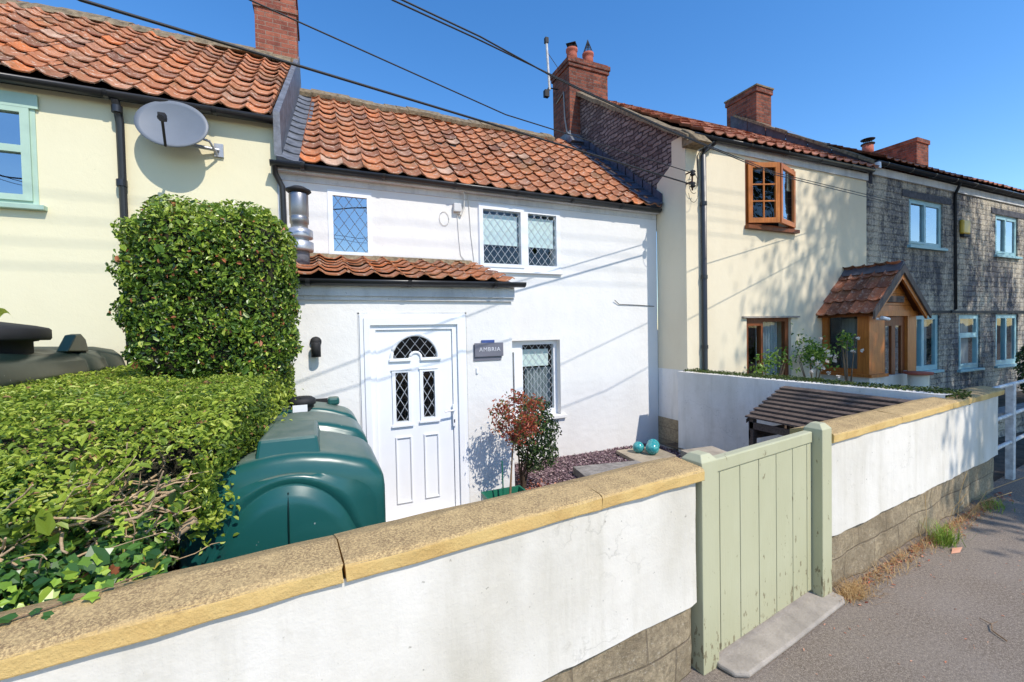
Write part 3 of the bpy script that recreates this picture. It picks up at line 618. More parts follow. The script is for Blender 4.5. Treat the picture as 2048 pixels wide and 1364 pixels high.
# junction box with cables
jb=MB().box(1.74,1.85,YF-.07,YF-.001,3.60,3.72).build('junction_box',M['white_shade'],cot,bevel=.01)
mb=MB(); mb.tube([(1.82,YF-.08,3.95),(1.9,YF-.06,3.85),(1.9,YF-.03,3.68),(1.85,YF-.03,3.56),(1.80,YF-.02,3.60)],.012,6)
mb.tube([(1.96,YF-.02,3.92),(1.98,YF-.012,3.7),(2.0,YF-.012,3.3),(2.04,YF-.012,2.93)],.006,5); mb.tube([(1.80,YF-.012,3.6),(1.82,YF-.012,3.2),(1.84,YF-.012,3.0),(1.92,YF-.012,2.9)],.005,5)
mb.tube([(1.74+.07*math.cos(a/10*6.28)-.13,YF-.01,3.5+.10*math.sin(a/10*6.28)) for a in range(11)],.004,4); mb.build('cable',M['cable_white'],cot)
MB().tube([(5.36,YF-.01,2.28),(5.0,YF-.012,2.30),(4.6,YF-.015,2.31),(4.5,YF-.03,2.38)],.006,5).build('loose_wire',M['cable'],cot)
# flue
fl=thing('flue',(-.2,5.2,2.6),'stainless steel stove flue with black cap rising through the lean-to roof beside the clipped bush','flue')
MB().lathe((-.2,5.2,2.55),[(.0,0),(.095,0),(.092,.28)],20).build('flue_base',M['lead'],fl)
MB().lathe((-.2,5.2,2.8),[(.0,.01),(.13,.0),(.135,.02),(.135,.095),(.09,.115),(.09,.135),(.128,.14),(.132,.15),(.13,.225),(.085,.25)],24).build('flue_collar',M['galv'],fl)
MB().lathe((-.2,5.2,3.04),[(.085,0),(.085,.05),(.095,.06),(.095,.12),(.09,.13),(.096,.14),(.096,.36),(.09,.375)],24).build('flue_pipe',M['steel'],fl)
MB().lathe((-.2,5.2,3.42),[(.0,.075),(.06,.07),(.125,.035),(.128,.025),(.10,.0),(.0,.0)],24).build('flue_cap',M['black_dull'],fl)
# wall lamp
lm=thing('wall_lamp',(-.066,YP,1.7),'small black cylinder wall lamp on the white entrance wall left of the door','lamp')
MB().lathe((-.066,YP-.012,1.83),[(0,-.012),(.052,-.012),(.052,.012)],20,'y').build('back_plate',M['black_dull'],lm)
MB().lathe((-.066,YP-.075,1.685),[(0,0.01),(.043,0.0),(.043,.13),(.036,.14),(0,.14)],20).build('lamp_shade',M['black_dull'],lm)
# name sign
sg=thing('name_sign',(1.72,YP,1.6),'grey slate house name sign fixed right of the front door','sign')
MB().box(1.56,1.905,YP-.03,YP-.012,1.612,1.768).build('plate',M['sign'],sg,bevel=.002)
MB().box(1.55,1.885,YP-.011,YP-.001,1.565,1.75).build('back_board',M['sign'],sg)
MB().box(1.645,1.80,YP-.024,YP-.006,1.7685,1.80).build('blue_plaque',M['blue'],sg)
cu=bpy.data.curves.new('txt','FONT'); cu.body='AMBRIA'; cu.size=.066; cu.extrude=.0015; cu.space_character=1.15; cu.align_x='CENTER'
to=bpy.data.objects.new('txt',cu); C.objects.link(to); bpy.context.view_layer.update()
dg=bpy.context.evaluated_depsgraph_get(); me=bpy.data.meshes.new_from_object(to.evaluated_get(dg)); bpy.data.objects.remove(to)
me.materials.clear(); me.materials.append(M['letter']); lo=bpy.data.objects.new('lettering',me); C.objects.link(lo); lo.parent=sg
lo.location=(1.738-1.72,-.033,1.672-1.6); lo.rotation_euler=(R(90),0,0)
# ================================================================ YELLOW HOUSE
yel=thing('yellow_house',(-3.5,YF,GZ),'pale yellow rendered house with green window and red pantile roof','house')
yw=(-3.9,-2.615,3.27,4.33)
mb=MB(); mb.slab(-9,-.462,GZ,4.46,YF,YF+.3,[yw]); mb.build('wall',M['yellow'],yel)
window(yel,*yw,YF-.01,M['green_frame'],[(-3.82,-2.725,3.86,4.19),(-3.82,-2.725,3.37,3.79)],glass='glass_sky',proud=[(-3.87,-2.655,3.31,4.25)],sill=(.06,.06,.05))
MB().box(-3.98,-2.585,YF-.03,YF-.0105,4.24,4.38).build('lintel',M['green_frame'],yel)
gutter('gutter',(-9,YF-.13,4.50),(-.47,YF-.13,4.475),yel,.062)
mb=MB(); mb.tube([(-1.935,YF-.13,4.42),(-1.93,YF-.09,4.33),(-1.925,YF-.055,4.2),(-1.91,YF-.055,GZ)],.038,10)
for z in (4.36,3.6): mb.tube([(-1.93,YF-(.1 if z>4 else .055),z),(-1.93,YF-(.1 if z>4 else .055),z-.07)],.048,10)
mb.build('downpipe',M['black_metal'],yel)
ys=Vector((0,8.6-5.84,6.74-4.5)).normalized()
pantiles('roof',M['tiles'],yel,(-8.0,5.84,4.50),(1,0,0),ys,31,13,.25,.27,.048,amax=lambda b:7.50+.057*b*.78,sag=.03,seed=21)
MB().add([(-9,5.9,4.5),(-.47,5.9,4.5),(-.32,8.6,6.7),(-9,8.6,6.7),(-.32,11.3,4.5),(-9,11.3,4.5)],[(0,1,2,3),(3,2,4,5)]).build('roof_deck',M['black_dull'],yel)
mb=MB()
for i in range(26):
    x0=-7.4+i*.27; z=6.72+.02*math.sin(i*.9); mb.prism([(8.22,z-.22),(8.28,z-.12),(8.45,z+.0),(8.6,z+.06),(8.75,z),(8.9,z-.15)],x0,x0+.28,0)
mb.build('ridge',M['mortar'],yel)
mb=MB()   # verge upstand with lead and dark boarding
V=[];n=12
for k in range(n+1):
    y=5.84+(8.6-5.84)*k/n; zt=4.55+(6.78-4.5)*k/n; x=-.43+.057*(y-6)+.02; V+=[(x-.05,y,zt),(x+.02,y,zt),(x+.03,y,zt-.52),(x-.05,y,zt-.52)]
for k in range(n):
    for e in ((0,1),(1,2)): mb.add([V[4*k+e[0]],V[4*k+e[1]],V[4*k+4+e[1]],V[4*k+4+e[0]]],[(0,1,2,3)])
mb.add(V[:4],[(0,1,2,3)]); mb.build('verge_board',M['lead'],yel)
mb=MB(); mb.box(-.90,-.27,8.42,9.1,6.3,7.42); mb.box(-.925,-.245,8.395,9.125,7.42,7.5); mb.box(-.90,-.27,8.42,9.1,7.5,7.6)
mb.box(-.90,-.66,8.42,9.1,7.6,7.78); mb.box(-.51,-.27,8.42,9.1,7.6,7.78); mb.box(-.66,-.51,8.8,9.1,7.6,7.78); mb.box(-.92,-.25,8.4,9.12,7.78,7.9)
ch=mb.build('chimney',M['brick'],yel); MB().box(-.92,-.25,8.38,8.419,6.45,6.66).build('flaunching',M['mortar'],ch)
# ================================================================ SATELLITE DISH
ds=thing('satellite_dish',(-1.38,YF,4.0),'grey oval satellite dish on the yellow wall under the gutter','satellite dish')
dc=Vector((-1.422,5.74,4.195)); dn=Vector((-.14,-.92,.22)).normalized(); rr=Vector((1,0,-.2)); da=(rr-dn*rr.dot(dn)).normalized(); db=da.cross(dn); db=-db if db.z<0 else db
mb=MB(); n=48; rings=8; V=[]
for side,off in ((0,0),(1,-.012)):
    for i in range(rings+1):
        r_=i/rings
        for k in range(n):
            a=2*math.pi*k/n; V.append(dc+da*.345*r_*math.cos(a)+db*.275*r_*math.sin(a)+dn*(.05*(r_*r_-1)+off))
Fs=[]
st=(rings+1)*n
for i in range(rings):
    for k in range(n):
        q=(i*n+k,i*n+(k+1)%n,(i+1)*n+(k+1)%n,(i+1)*n+k); Fs.append(q); Fs.append(tuple(st+x for x in q[::-1]))
for k in range(n): Fs.append((rings*n+k,rings*n+(k+1)%n,st+rings*n+(k+1)%n,st+rings*n+k))
mb.add(V,Fs,None,True); mb.build('reflector',M['dish'],ds)
bot=dc-db*.272; ln=Vector((-1.42,5.42,4.09))
MB().tube([bot+dn*-.01,ln],.013,8).build('arm',M['black_dull'],ds)
mb=MB(); mb.tube([ln+Vector((0,-.05,.0)),ln+Vector((0,.03,.03))],[.03,.036],10); mb.box(ln.x-.035,ln.x+.03,ln.y-.02,ln.y+.05,ln.z+.0,ln.z+.07); mb.build('receiver',M['black_dull'],ds,bevel=.008)
mb=MB(); mb.tube([dc-dn*.06,dc-dn*.17,(-1.3,5.9,4.05),(-1.04,5.96,4.05)],.022,8); mb.box(-1.09,-1.0,YF-.03,YF-.001,3.98,4.13); mb.tube([(-1.06,5.95,4.0),(-1.1,5.8,4.08),(-1.25,5.75,4.1)],.014,6); mb.build('bracket',M['galv'],ds)
# ================================================================ CREAM HOUSE
YC=5.33
cre=thing('cream_house',(8,YC,-.05),'cream rendered house with brown timber windows, stone gable and tall brick chimney','house')
cw1=(6.83,8.13,3.66,4.80); cw2=(6.84,8.03,.75,2.04)
mb=MB(); mb.slab(5.45,10.43,-.1,5.02,YC,YC+.3,[cw1,cw2]); mb.build('wall',M['cream'],cre)
# return wall of the projecting corner: cream above, white low down, stone footing
MB().add([(5.449,YC,1.19),(5.449,6.0,1.19),(5.449,6.0,4.15),(5.449,5.98,4.42),(5.449,YC,4.83)],[(4,3,2,1,0)]).build('return_wall',M['cream'],cre)
MB().add([(5.446,YC,.33),(5.446,6.0,.33),(5.446,6.0,1.19),(5.446,YC,1.19)],[(3,2,1,0)]).build('return_base',M['white_dirty'],cre)
MB().box(5.43,5.6,YC+.0,6.0,GZ,.33).build('footing',M['block'],cre)
# gable
vz=lambda y:4.90+.715*(y-5.13)
mb=MB(); mb.add([(5.455,5.36,4.4),(5.455,6.02,3.6),(5.455,8.7,3.9),(5.455,11.5,3.9),(5.455,8.75,vz(8.75)-.06),(5.455,5.30,vz(5.30)-.06)],[(5,4,3,2,1,0)])
mb.build('gable',M['gable_stone'],cre)
mb=MB(); V=[]
n=14
for k in range(n+1):
    y=5.20+(8.5-5.20)*k/n; z=vz(y)+.012*math.sin(k*2.1); V+=[(5.36,y,z-.09),(5.36,y,z-.005),(5.47,y,z+.03),(5.68,y,z+.0),(5.68,y,z-.09)]
for k in range(n): 
    for e in range(4): mb.add([V[5*k+e],V[5*k+e+1],V[5*k+6+e],V[5*k+5+e]],[(0,1,2,3)])
mb.add(V[:5],[(0,1,2,3,4)]); mb.build('verge_coping',M['mortar'],cre)
mb=MB(); mb.prism([(5.02,4.80),(5.36,4.80),(5.36,5.12),(5.18,4.98)],5.40,5.72,0); mb.build('kneeler',M['mortar'],cre,bevel=.015)
cs=Vector((0,8.6-5.18,7.25-5.0)).normalized()
pantiles('roof',M['tiles_red'],cre,(5.62,5.16,4.99),(1,.0,.012),cs,20,14,.245,.29,.046,amax=lambda b:4.84,sag=.012,seed=33)
MB().add([(5.5,5.2,4.99),(10.43,5.2,5.06),(10.43,8.6,7.22),(5.5,8.6,7.2),(10.43,11.9,5),(5.5,11.9,5)],[(0,1,2,3),(3,2,4,5)]).build('roof_deck',M['black_dull'],cre)
MB().tube([(5.6,8.6,7.22),(10.4,8.6,7.28)],.10,8).build('ridge',M['tiles_dark'],cre)
MB().box(5.47,10.45,YC-.03,YC-.001,4.86,5.0).build('fascia',M['white_shade'],cre)
gutter('gutter',(5.52,YC-.10,5.0),(10.46,YC-.10,5.06),cre,.06)
mb=MB(); mb.tube([(5.98,YC-.10,4.98),(5.98,YC-.10,4.92),(5.80,YC-.06,4.78),(5.78,YC-.06,4.7),(5.775,YC-.06,-.05)],.042,10)
for z in (3.95,2.75,1.6): mb.tube([(5.777,YC-.06,z),(5.777,YC-.06,z-.06)],.052,10)
mb.build('downpipe',M['black_metal'],cre)
# chimney
mb=MB(); mb.box(5.19,6.22,8.4,9.15,6.6,7.78); mb.box(5.19,5.47,8.4,9.15,6.0,6.6); mb.box(5.16,6.25,8.37,9.18,7.78,7.86); mb.box(5.14,6.27,8.35,9.2,7.86,7.96); mb.box(5.18,6.23,8.39,9.16,7.96,8.0)
ch=mb.build('chimney',M['brick_dark'],cre)
for x,kind in ((5.42,0),(5.86,1)):
    c_=(x,8.65,8.0); p=MB().lathe(c_,[(.0,0),(.13,0),(.12,.2),(.115,.26),(.135,.28),(.135,.33),(.11,.34),(.1,.3)],16).build('chimney_pot',M['pot'],ch)
    mb=MB()
    if kind==0:
        for k in range(4): a=k*math.pi/2+.4; mb.tube([(x+.09*math.cos(a),8.65+.09*math.sin(a),8.32),(x+.09*math.cos(a),8.65+.09*math.sin(a),8.44)],.012,5)
        mb.lathe((x,8.65,8.43),[(0,.06),(.16,.0),(.15,-.012),(0,.03)],4); mb.lathe((x,8.65,8.33),[(.08,0),(.08,.1)],10)
    else:
        for k in range(12): a=k*math.pi/6; mb.tube([(x+.12*math.cos(a),8.65+.12*math.sin(a),8.33),(x,8.65,8.66)],.008,4)
        for q in (.33,.66): mb.tube([(x+.12*(1-q)*math.cos(k*math.pi/6),8.65+.12*(1-q)*math.sin(k*math.pi/6),8.33+.33*q) for k in range(13)],.006,4)
    mb.build('cowl',M['black_dull'],ch)
MB().tube([(5.17,8.95,7.2),(5.17,8.62,7.3),(5.175,8.6,6.7),(5.17,8.5,6.35)],.018,6).build('cable',M['cable_grey'],ch)
mb=MB(); mb.prism([(8.2,6.05),(8.42,6.02),(8.42,6.32)],5.12,5.5,0); mb.box(5.165,5.189,8.38,9.2,6.1,6.35); mb.build('flashing',M['lead'],ch)
# aerial
ae=thing('aerial',(5.0,8.9,7.2),'white television aerial pole bracketed to the left of the sooty chimney','aerial')
MB().tube([(4.96,8.9,7.45),(4.9,8.9,8.55)],.028,8).build('mast',M['rail'],ae)
mb=MB(); mb.tube([(4.96,8.9,7.5),(5.2,8.9,7.5)],.014,6); mb.build('bracket',M['black_dull'],ae); mb=MB(); mb.box(4.82,4.93,8.85,8.95,7.27,7.42); mb.tube([(4.88,8.9,7.4),(4.95,8.9,7.5)],.02,6); mb.build('amplifier_box',M['black_dull'],ae); MB().tube([(4.92,8.9,8.3),(5.2,8.75,7.8)],.007,5).build('stay',M['black_dull'],ae); MB().box(4.86,4.94,8.86,8.94,8.5,8.62).build('mast_cap',M['black_dull'],ae)
# upper timber casement pair, both sashes standing open
MB().slab(cw1[0],cw1[1],cw1[2],cw1[3],YC-.01,YC+.08,[(cw1[0]+.05,cw1[1]-.05,cw1[2]+.05,cw1[3]-.05)]).build('window_frame',M['oak_dark'],cre)
room(cw1[0],cw1[1],cw1[2],cw1[3],YC+.085,cre)
def sash(A,B,z0,z1,cols,rows,glass,name='casement'):
    A=Vector(A);B=Vector(B);L=(B-A).length;d=(B-A)/L;nn=Vector((d.y,-d.x,0))
    T=lambda x,y,z:(A.x+d.x*x-nn.x*y,A.y+d.y*x-nn.y*y,z)
    mb=MB(T); mb.slab(0,L,z0,z1,-.02,.03,[(.075,L-.075,z0+.085,z1-.085)])
    n=10
    f=mb.build(name,M['oak'],cre,bevel=.006)
    MB(T).add([(.07,.002,z0+.08),(L-.07,.002,z0+.08),(L-.07,.002,z1-.08),(.07,.002,z1-.08)],[(0,1,2,3)]).build('pane',M[glass],f)
    mb=MB(T)
    for i in range(1,cols): x=.075+(L-.15)*i/cols; mb.box(x-.011,x+.011,-.012,.012,z0+.08,z1-.08)
    for j in range(1,rows): z=z0+.085+(z1-z0-.17)*j/rows; mb.box(.07,L-.07,-.0135,.0135,z-.011,z+.011)
    if cols>1 or rows>1: mb.build('glazing_bar',M['oak'],f)
sash((6.86,YC-.03,0),(7.375,5.09,0),3.70,4.74,2,3,'glass'); sash((7.40,5.09,0),(8.10,YC-.03,0),3.70,4.74,1,1,'glass_sky')
MB().box(6.80,8.16,YC-.09,YC-.0105,3.60,3.66).build('window_sill',M['oak_dark'],cre)
window(cre,*cw2,YC+.05,M['oak_dark'],[(6.92,7.25,.82,1.9),(7.33,7.93,.82,1.97)],proud=[(6.88,7.30,.8,1.95)],curtain=(7.35,7.93,.8,1.97))
MB().box(6.72,8.22,YC-.05,YC-.0005,2.04,2.07).build('drip_ledge',M['concrete'],cre)
# ================================================================ STONE HOUSE
sto=thing('stone_house',(15,YC,-.05),'dark sooty stone house with turquoise windows at the far right of the terrace','house')
SW=[(12.04,13.50,3.63,4.68,[(12.14,12.70,3.74,4.58),(12.82,13.40,3.74,4.58)]),(16.15,17.45,3.63,4.68,[(16.25,16.72,3.74,4.58),(16.84,17.35,3.74,4.58)]),
    (11.95,13.35,.78,2.07,[(12.05,12.6,.9,1.97),(12.75,13.25,.9,1.97)]),(14.27,15.35,.72,2.07,[(14.4,15.22,.85,1.5),(14.4,15.22,1.62,1.97)]),(16.2,17.5,.72,2.07,[(16.3,16.78,.85,1.97),(16.92,17.4,.85,1.97)])]
mb=MB(); mb.slab(10.432,30,-.1,5.18,YC,YC+.3,[s_[:4] for s_ in SW]); mb.build('wall',M['stone'],sto)
for i,s_ in enumerate(SW):
    window(sto,*s_[:4],YC+.03,M['turq_frame'],s_[4],glass='glass_sky' if i<2 else 'glass',sill=(.08,.10,.06),curtain=(s_[0]+.1,s_[1]-.1,s_[2]+.08,s_[3]-.1) if i in(2,3) else None,proud=[(s_[4][0][0]-.05,s_[4][0][1]+.05,s_[4][0][2]-.05,s_[4][0][3]+.05)])
for a,b in ((11.75,13.85),(15.9,17.9)): MB().box(a,b,YC-.015,YC-.0005,4.69,4.84).build('lintel',M['stone_lintel'],sto)
mb=MB(); mb.box(12.0,18.5,YC-.035,YC-.0005,2.11,2.17); mb.build('string_course',M['black_dull'],sto)
MB().box(10.45,30,YC-.03,YC-.0005,5.02,5.18).build('fascia',M['white_shade'],sto)
gutter('gutter',(10.52,YC-.12,5.24),(30,YC-.12,5.30),sto,.065)
MB().box(10.48,10.56,YC-.2,YC-.05,5.08,5.2).build('gutter_outlet',M['upvc'],sto)
MB().tube([(14.0,YC-.12,5.2),(14.0,YC-.03,4.95),(14.05,YC-.03,2.2),(13.8,YC-.04,2.15)],.03,8).build('downpipe',M['black_dull'],sto)
ss=Vector((0,8.6-5.15,7.42-5.25)).normalized()
pantiles('roof',M['tiles_red'],sto,(10.7,5.15,5.27),(1,0,.004),ss,50,13,.26,.32,.036,sag=.02,seed=41)
MB().add([(10.5,5.18,5.24),(30,5.18,5.3),(30,8.6,7.42),(10.5,8.6,7.4),(30,12,5.3),(10.5,12,5.3)],[(0,1,2,3),(3,2,4,5)]).build('roof_deck',M['black_dull'],sto)
# slate hung upstand above the cream roof
vs=lambda y:5.20+.745*(y-5.26)
mb=MB()
for k in range(13):
    y0=5.25+k*.26; y1=y0+.255; mb.add([(10.49-.012*(k%2),y0,vs(y0)-.42),(10.49-.012*(k%2),y1,vs(y1)-.42),(10.49-.012*(k%2),y1,vs(y1)+.02),(10.49-.012*(k%2),y0,vs(y0)+.02)],[(0,1,2,3)])
mb.build('hung_slates',M['slate'],sto)
mb=MB()
for k in range(11):
    y0=5.18+k*.30; y1=y0+.31; z=.015*math.sin(k*2.4); mb.add([(10.42,y0,vs(y0)+.02),(10.42,y1,vs(y1)+.02),(10.42,y1,vs(y1)+.09+z),(10.42,y0,vs(y0)+.09+z),(10.8,y1,vs(y1)+.09+z),(10.8,y0,vs(y0)+.09+z)],[(0,1,2,3),(3,2,4,5)])
mb.build('verge_coping',M['mortar'],sto)
mb=MB(); mb.box(10.5,11.07,7.85,8.75,6.9,8.0); mb.box(10.47,11.10,7.82,8.78,8.0,8.13); ch=mb.build('chimney',M['brick_dark'],sto)
MB().box(10.45,11.12,7.8,8.8,8.13,8.17).build('chimney_capping',M['mortar'],ch)
mb=MB(); mb.box(17.15,17.85,7.4,9.3,6.4,7.55); mb.box(17.12,17.88,7.37,9.33,7.55,7.68); ch=mb.build('chimney',M['brick_dark'],sto)
MB().lathe((17.5,8.9,7.68),[(0,0),(.17,0),(.16,.42),(0,.42)],16).build('chimney_pot',M['pot'],ch)
mb=MB(); mb.lathe((17.5,8.9,8.10),[(0,0),(.2,0),(.2,.03),(0,.03)],16); mb.lathe((17.5,8.9,8.28),[(0,.05),(.21,0),(.2,-.02),(0,0)],16)
for k in range(4): a=k*1.57; mb.tube([(17.5+.12*math.cos(a),8.9+.12*math.sin(a),8.1),(17.5+.12*math.cos(a),8.9+.12*math.sin(a),8.3)],.012,5)
mb.build('cowl',M['black_dull'],ch)
al=thing('alarm_box',(14.45,YC,4.2),'small yellow burglar alarm box on the dark stone wall between upstairs windows','alarm box')
MB().box(14.25,14.62,YC-.09,YC-.001,4.03,4.38).build('housing',M['yellow_box'],al,bevel=.04); MB().box(14.3,14.58,YC-.08,YC-.001,3.97,4.029).build('sounder',M['black_dull'],al)
# ================================================================ TIMBER PORCH
tp=thing('timber_porch',(9.7,4.53,-.05),'orange stained timber porch with gabled pantile roof and glazed sides','porch')
ax,az_=9.694,2.93; fx0,fx1,fy0,fy1=8.95,10.50,4.53,5.329
mb=MB(); mb.box(fx0,fx1,fy0,fy1,-.05,.93); mb.build('base_wall',M['white_wall'],tp)
MB().box(fx0-.05,9.44,fy0-.06,fy1,.93,.985).build('cill',M['oak'],tp); 
mb=MB()
for (x,y) in ((fx0,fy0),(fx0,fy1-.10)): mb.box(x,x+.12,y,y+.098 if y>fy0 else y+.13,.985,2.03)
mb.box(fx0,fx0+.12,fy0+.13,fy0+.19,.985,2.03); mb.box(fx0,fx0+.12,fy0+.19,fy1-.10,.985,1.07)
mb.box(fx1-.3,fx1,fy0,fy0+.13,-.05,2.03); mb.box(fx0+.12,9.45,fy0+.01,fy0+.12,.985,2.03); mb.build('post',M['oak'],tp)
mb=MB(); mb.box(fx0-.02,fx1+.02,fy0-.02,fy0+.12,2.03,2.13); mb.box(fx0-.04,fx0+.1,fy0-.02,fy1,2.031,2.15); mb.build('beam',M['oak'],tp)
MB().add([(fx0+.05,fy1-.10,1.07),(fx0+.05,fy0+.19,1.07),(fx0+.05,fy0+.19,2.03),(fx0+.05,fy1-.10,2.03)],[(0,1,2,3)]).build('side_window',M['glass'],tp)
MB().box(fx0+.35,fx0+.36,fy0+.25,fy1-.1,1.0,2.0).build('net_curtain',M['curtain'],tp)
mb=MB(); mb.slab(9.45,10.2,.0,2.02,fy0+.05,fy0+.10,[(9.56,9.76,.25,1.85),(9.88,10.08,.25,1.85)]); dr=mb.build('door',M['oak_dark'],tp)
for a,b in ((9.56,9.76),(9.88,10.08)): MB().add([(a,fy0+.07,.25),(b,fy0+.07,.25),(b,fy0+.07,1.85),(a,fy0+.07,1.85)],[(0,1,2,3)]).build('pane',M['glass'],dr)
MB().tube([(10.15,fy0+.04,.98),(10.15,fy0-.0,.98),(10.08,fy0-.01,.98)],.012,6).build('handle',M['rail'],dr)
room(9.05,10.4,.3,2.0,fy0+.5,tp,.25)
mb=MB()
nb=7
for k in range(nb):
    z0=2.13+k*.105; h=lambda z:(2.93-z)/(2.93-2.05)
    wl=lambda z:(ax-fx0)*max((2.86-z)/(2.86-2.08),0)
    a0,a1=wl(z0),wl(z0+.1)
    if a0<=.02: break
    y=fy0-.005-.004*(k%2); mb.add([(ax-a0,y,z0),(ax+a0,y,z0),(ax+a1,y+.006,z0+.1),(ax-a1,y+.006,z0+.1)],[(0,1,2,3)])
mb.build('gable_boarding',M['oak'],tp)
MB().box(9.40,9.98,fy0-.05,fy0-.02,2.28,2.40).build('name_board',M['grey_wood'],tp,bevel=.01)
el=Vector((ax-8.80,0,az_-2.07)); L_=el.length; elv=el.normalized()
pantiles('roof_left',M['tiles_dark'],tp,(8.80,fy1,2.06),(0,-1,0),elv,5,4,.188,.33,.035,seed=5,sag=.01)
pantiles('roof_right',M['tiles_dark'],tp,(2*ax-8.80+.0,fy0-.14,2.06),(0,1,0),Vector((-elv.x,0,elv.z)),5,4,.188,.33,.035,seed=6,sag=.01)
mb=MB(); 
for sgn in (-1,1):
    e=ax+sgn*.90; mb.add([(ax,fy0-.14,az_-.03),(ax,fy1,az_-.03),(e,fy1,2.03),(e,fy0-.14,2.03)],[(0,1,2,3)])
mb.build('roof_deck',M['oak_dark'],tp)
MB().prism([(ax-.16,az_-.08),(ax,az_+.10),(ax+.16,az_-.08),(ax,az_+.0)],fy0-.17,fy1,1).build('ridge',M['slate'],tp)
mb=MB()
for sgn in (-1,1):
    e=ax+sgn*.93; y0,y1=fy0-.18,fy0-.15
    mb.prism([(ax,az_+.04),(ax,az_-.11),(e,1.98),(e,2.12)][::sgn],y0,y1,1)
mb.build('bargeboard',M['barge'],tp)
mb=MB()
for sgn in (-1,1):
    e=ax+sgn*.85; mb.prism([(ax,az_-.115),(ax,az_-.22),(e,1.97),(e,2.05)][::sgn],fy0-.148,fy0-.11,1)
mb.build('inner_bargeboard',M['oak'],tp)
mb=MB(); mb.tube([(9.03,fy0-.02,2.02),(9.05,fy0-.06,1.98),(9.15,fy0-.14,1.97)],.02,8); mb.tube([(9.05,fy0-.14,2.0),(9.26,fy0-.14,1.97)],.032,8); tag(mb.build('security_camera',M['upvc'],None,(9.1,4.3,2.0)),'white security camera under the eave of the timber porch','camera')
k=thing('pedestal_pot',(10.05,4.3,-.05),'cream cylindrical pot with terracotta saucer on top beside the timber porch','pot')
MB().lathe((9.92,4.25,-.05),[(0,0),(.13,0),(.15,1.0),(0,1.0)],20).build('pot_body',M['cream'],k); MB().lathe((9.92,4.25,.95),[(0,0),(.2,0.01),(.21,.05),(0,.05)],20).build('saucer',M['pot'],k)
# ================================================================ FRONT GARDEN WALLS
def coping(s0,s1,parent,seed=1,dz=0,t0=-.02,t1=.27):
    mb=MB(F); n=max(int((s1-s0)/.12),2); r=random.Random(seed); prof=[(t0,1.078),(t0-.002,1.130),(t0+.005,1.140),(t0+.02,1.146),(t0+.16,1.160),(t0+.18,1.159),(t1,1.125),(t1,1.078)]
    V=[]
    for k in range(n+1):
        s_=s0+(s1-s0)*k/n
        for q in prof: V.append((s_+r.gauss(0,.0015),q[0]+r.gauss(0,.0018),q[1]+r.gauss(0,.0018)+dz))
    m=len(prof)
    for k in range(n):
        mb.add([V[k*m+e] for e in range(m)]+[V[(k+1)*m+e] for e in range(m)],[(e,(e+1)%m,m+(e+1)%m,m+e) for e in range(m)])
    mb.add(V[:m],[tuple(range(m))[::-1]]); mb.add(V[-m:],[tuple(range(m))])
    return mb.build('coping_stone',M['coping'],parent,bevel=.006)
def rough_slab(s0,s1,z0,z1,tf,tb,name,mat,parent,amp=.004,cell=.06,zw=None,seed=0):
    mb=MB(F); nx=int((s1-s0)/cell)+1; nz=int((z1-z0)/cell)+1; V=[]
    for j in range(nz+1):
        for i in range(nx+1):
            s_=s0+(s1-s0)*i/nx; z=z0+(z1-z0)*j/nz
            if zw and j==0: z+=zw*noise.noise(Vector((s_*3.,seed,1)))+zw*.5*noise.noise(Vector((s_*14.,seed,1)))
            edge=min(s_-s0,s1-s_,.05)/.05
            V.append((s_,tf-amp*noise.noise(Vector((s_*2.5,z*2.5,seed)))*2-amp*.6*noise.noise(Vector((s_*9,z*9,seed)))+(1-edge)*.012,z))
    mb.add(V,[(j*(nx+1)+i,j*(nx+1)+i+1,(j+1)*(nx+1)+i+1,(j+1)*(nx+1)+i) for j in range(nz) for i in range(nx)],None,True)
    lf=[j*(nx+1) for j in range(nz+1)]; rt=[j*(nx+1)+nx for j in range(nz+1)]
    for ids,s_ in ((lf,s0),(rt,s1)):
        P=[V[i] for i in ids]+[(s_,tb,V[i][2]) for i in ids]; m=len(ids); mb.add(P,[(k,k+1,m+k+1,m+k) for k in range(m-1)])
    bt=list(range(nx+1)); P=[V[i] for i in bt]+[(V[i][0],tb,V[i][2]) for i in bt]; m=nx+1; mb.add(P,[(k,k+1,m+k+1,m+k) for k in range(nx)])
    mb.add([(s0,tb,z0),(s1,tb,z0),(s1,tb,z1),(s0,tb,z1)],[(0,1,2,3)])
    return mb.build(name,mat,parent)
SL1=-1.417
gw=thing('garden_wall',F(-4,0,0),'white painted garden wall left of the gate, topped with yellow coping stones','wall',None,WA)
rough_slab(-8,SL1,.41,1.084,0,.24,'painted_wall',M['white_wall'],gw,.004,.06,.012,1)
rough_slab(-8,SL1-.004,-.2,.46,.03,.23,'block_base',M['block'],gw,.014,.03,None,2)
for i,(a,b) in enumerate(((-6.6,-4.905),(-4.9,-3.205),(-3.198,-2.10),(-2.097,SL1+.03))): coping(a,b,gw,i,0)
gr=thing('garden_wall',F(1.8,0,0),'white painted garden wall right of the gate, stained towards its far end','wall',None,WA)
rough_slab(0.0,3.66,.41,1.084,0,.24,'painted_wall',M['white_wall'],gr,.004,.06,.018,3)
rough_slab(0.004,3.655,-.2,.47,.034,.23,'block_base',M['block'],gr,.016,.022,None,4)
for i,(a,b) in enumerate(((-.02,1.08),(1.083,2.2),(2.203,3.72))): coping(a,b,gr,7+i,0)
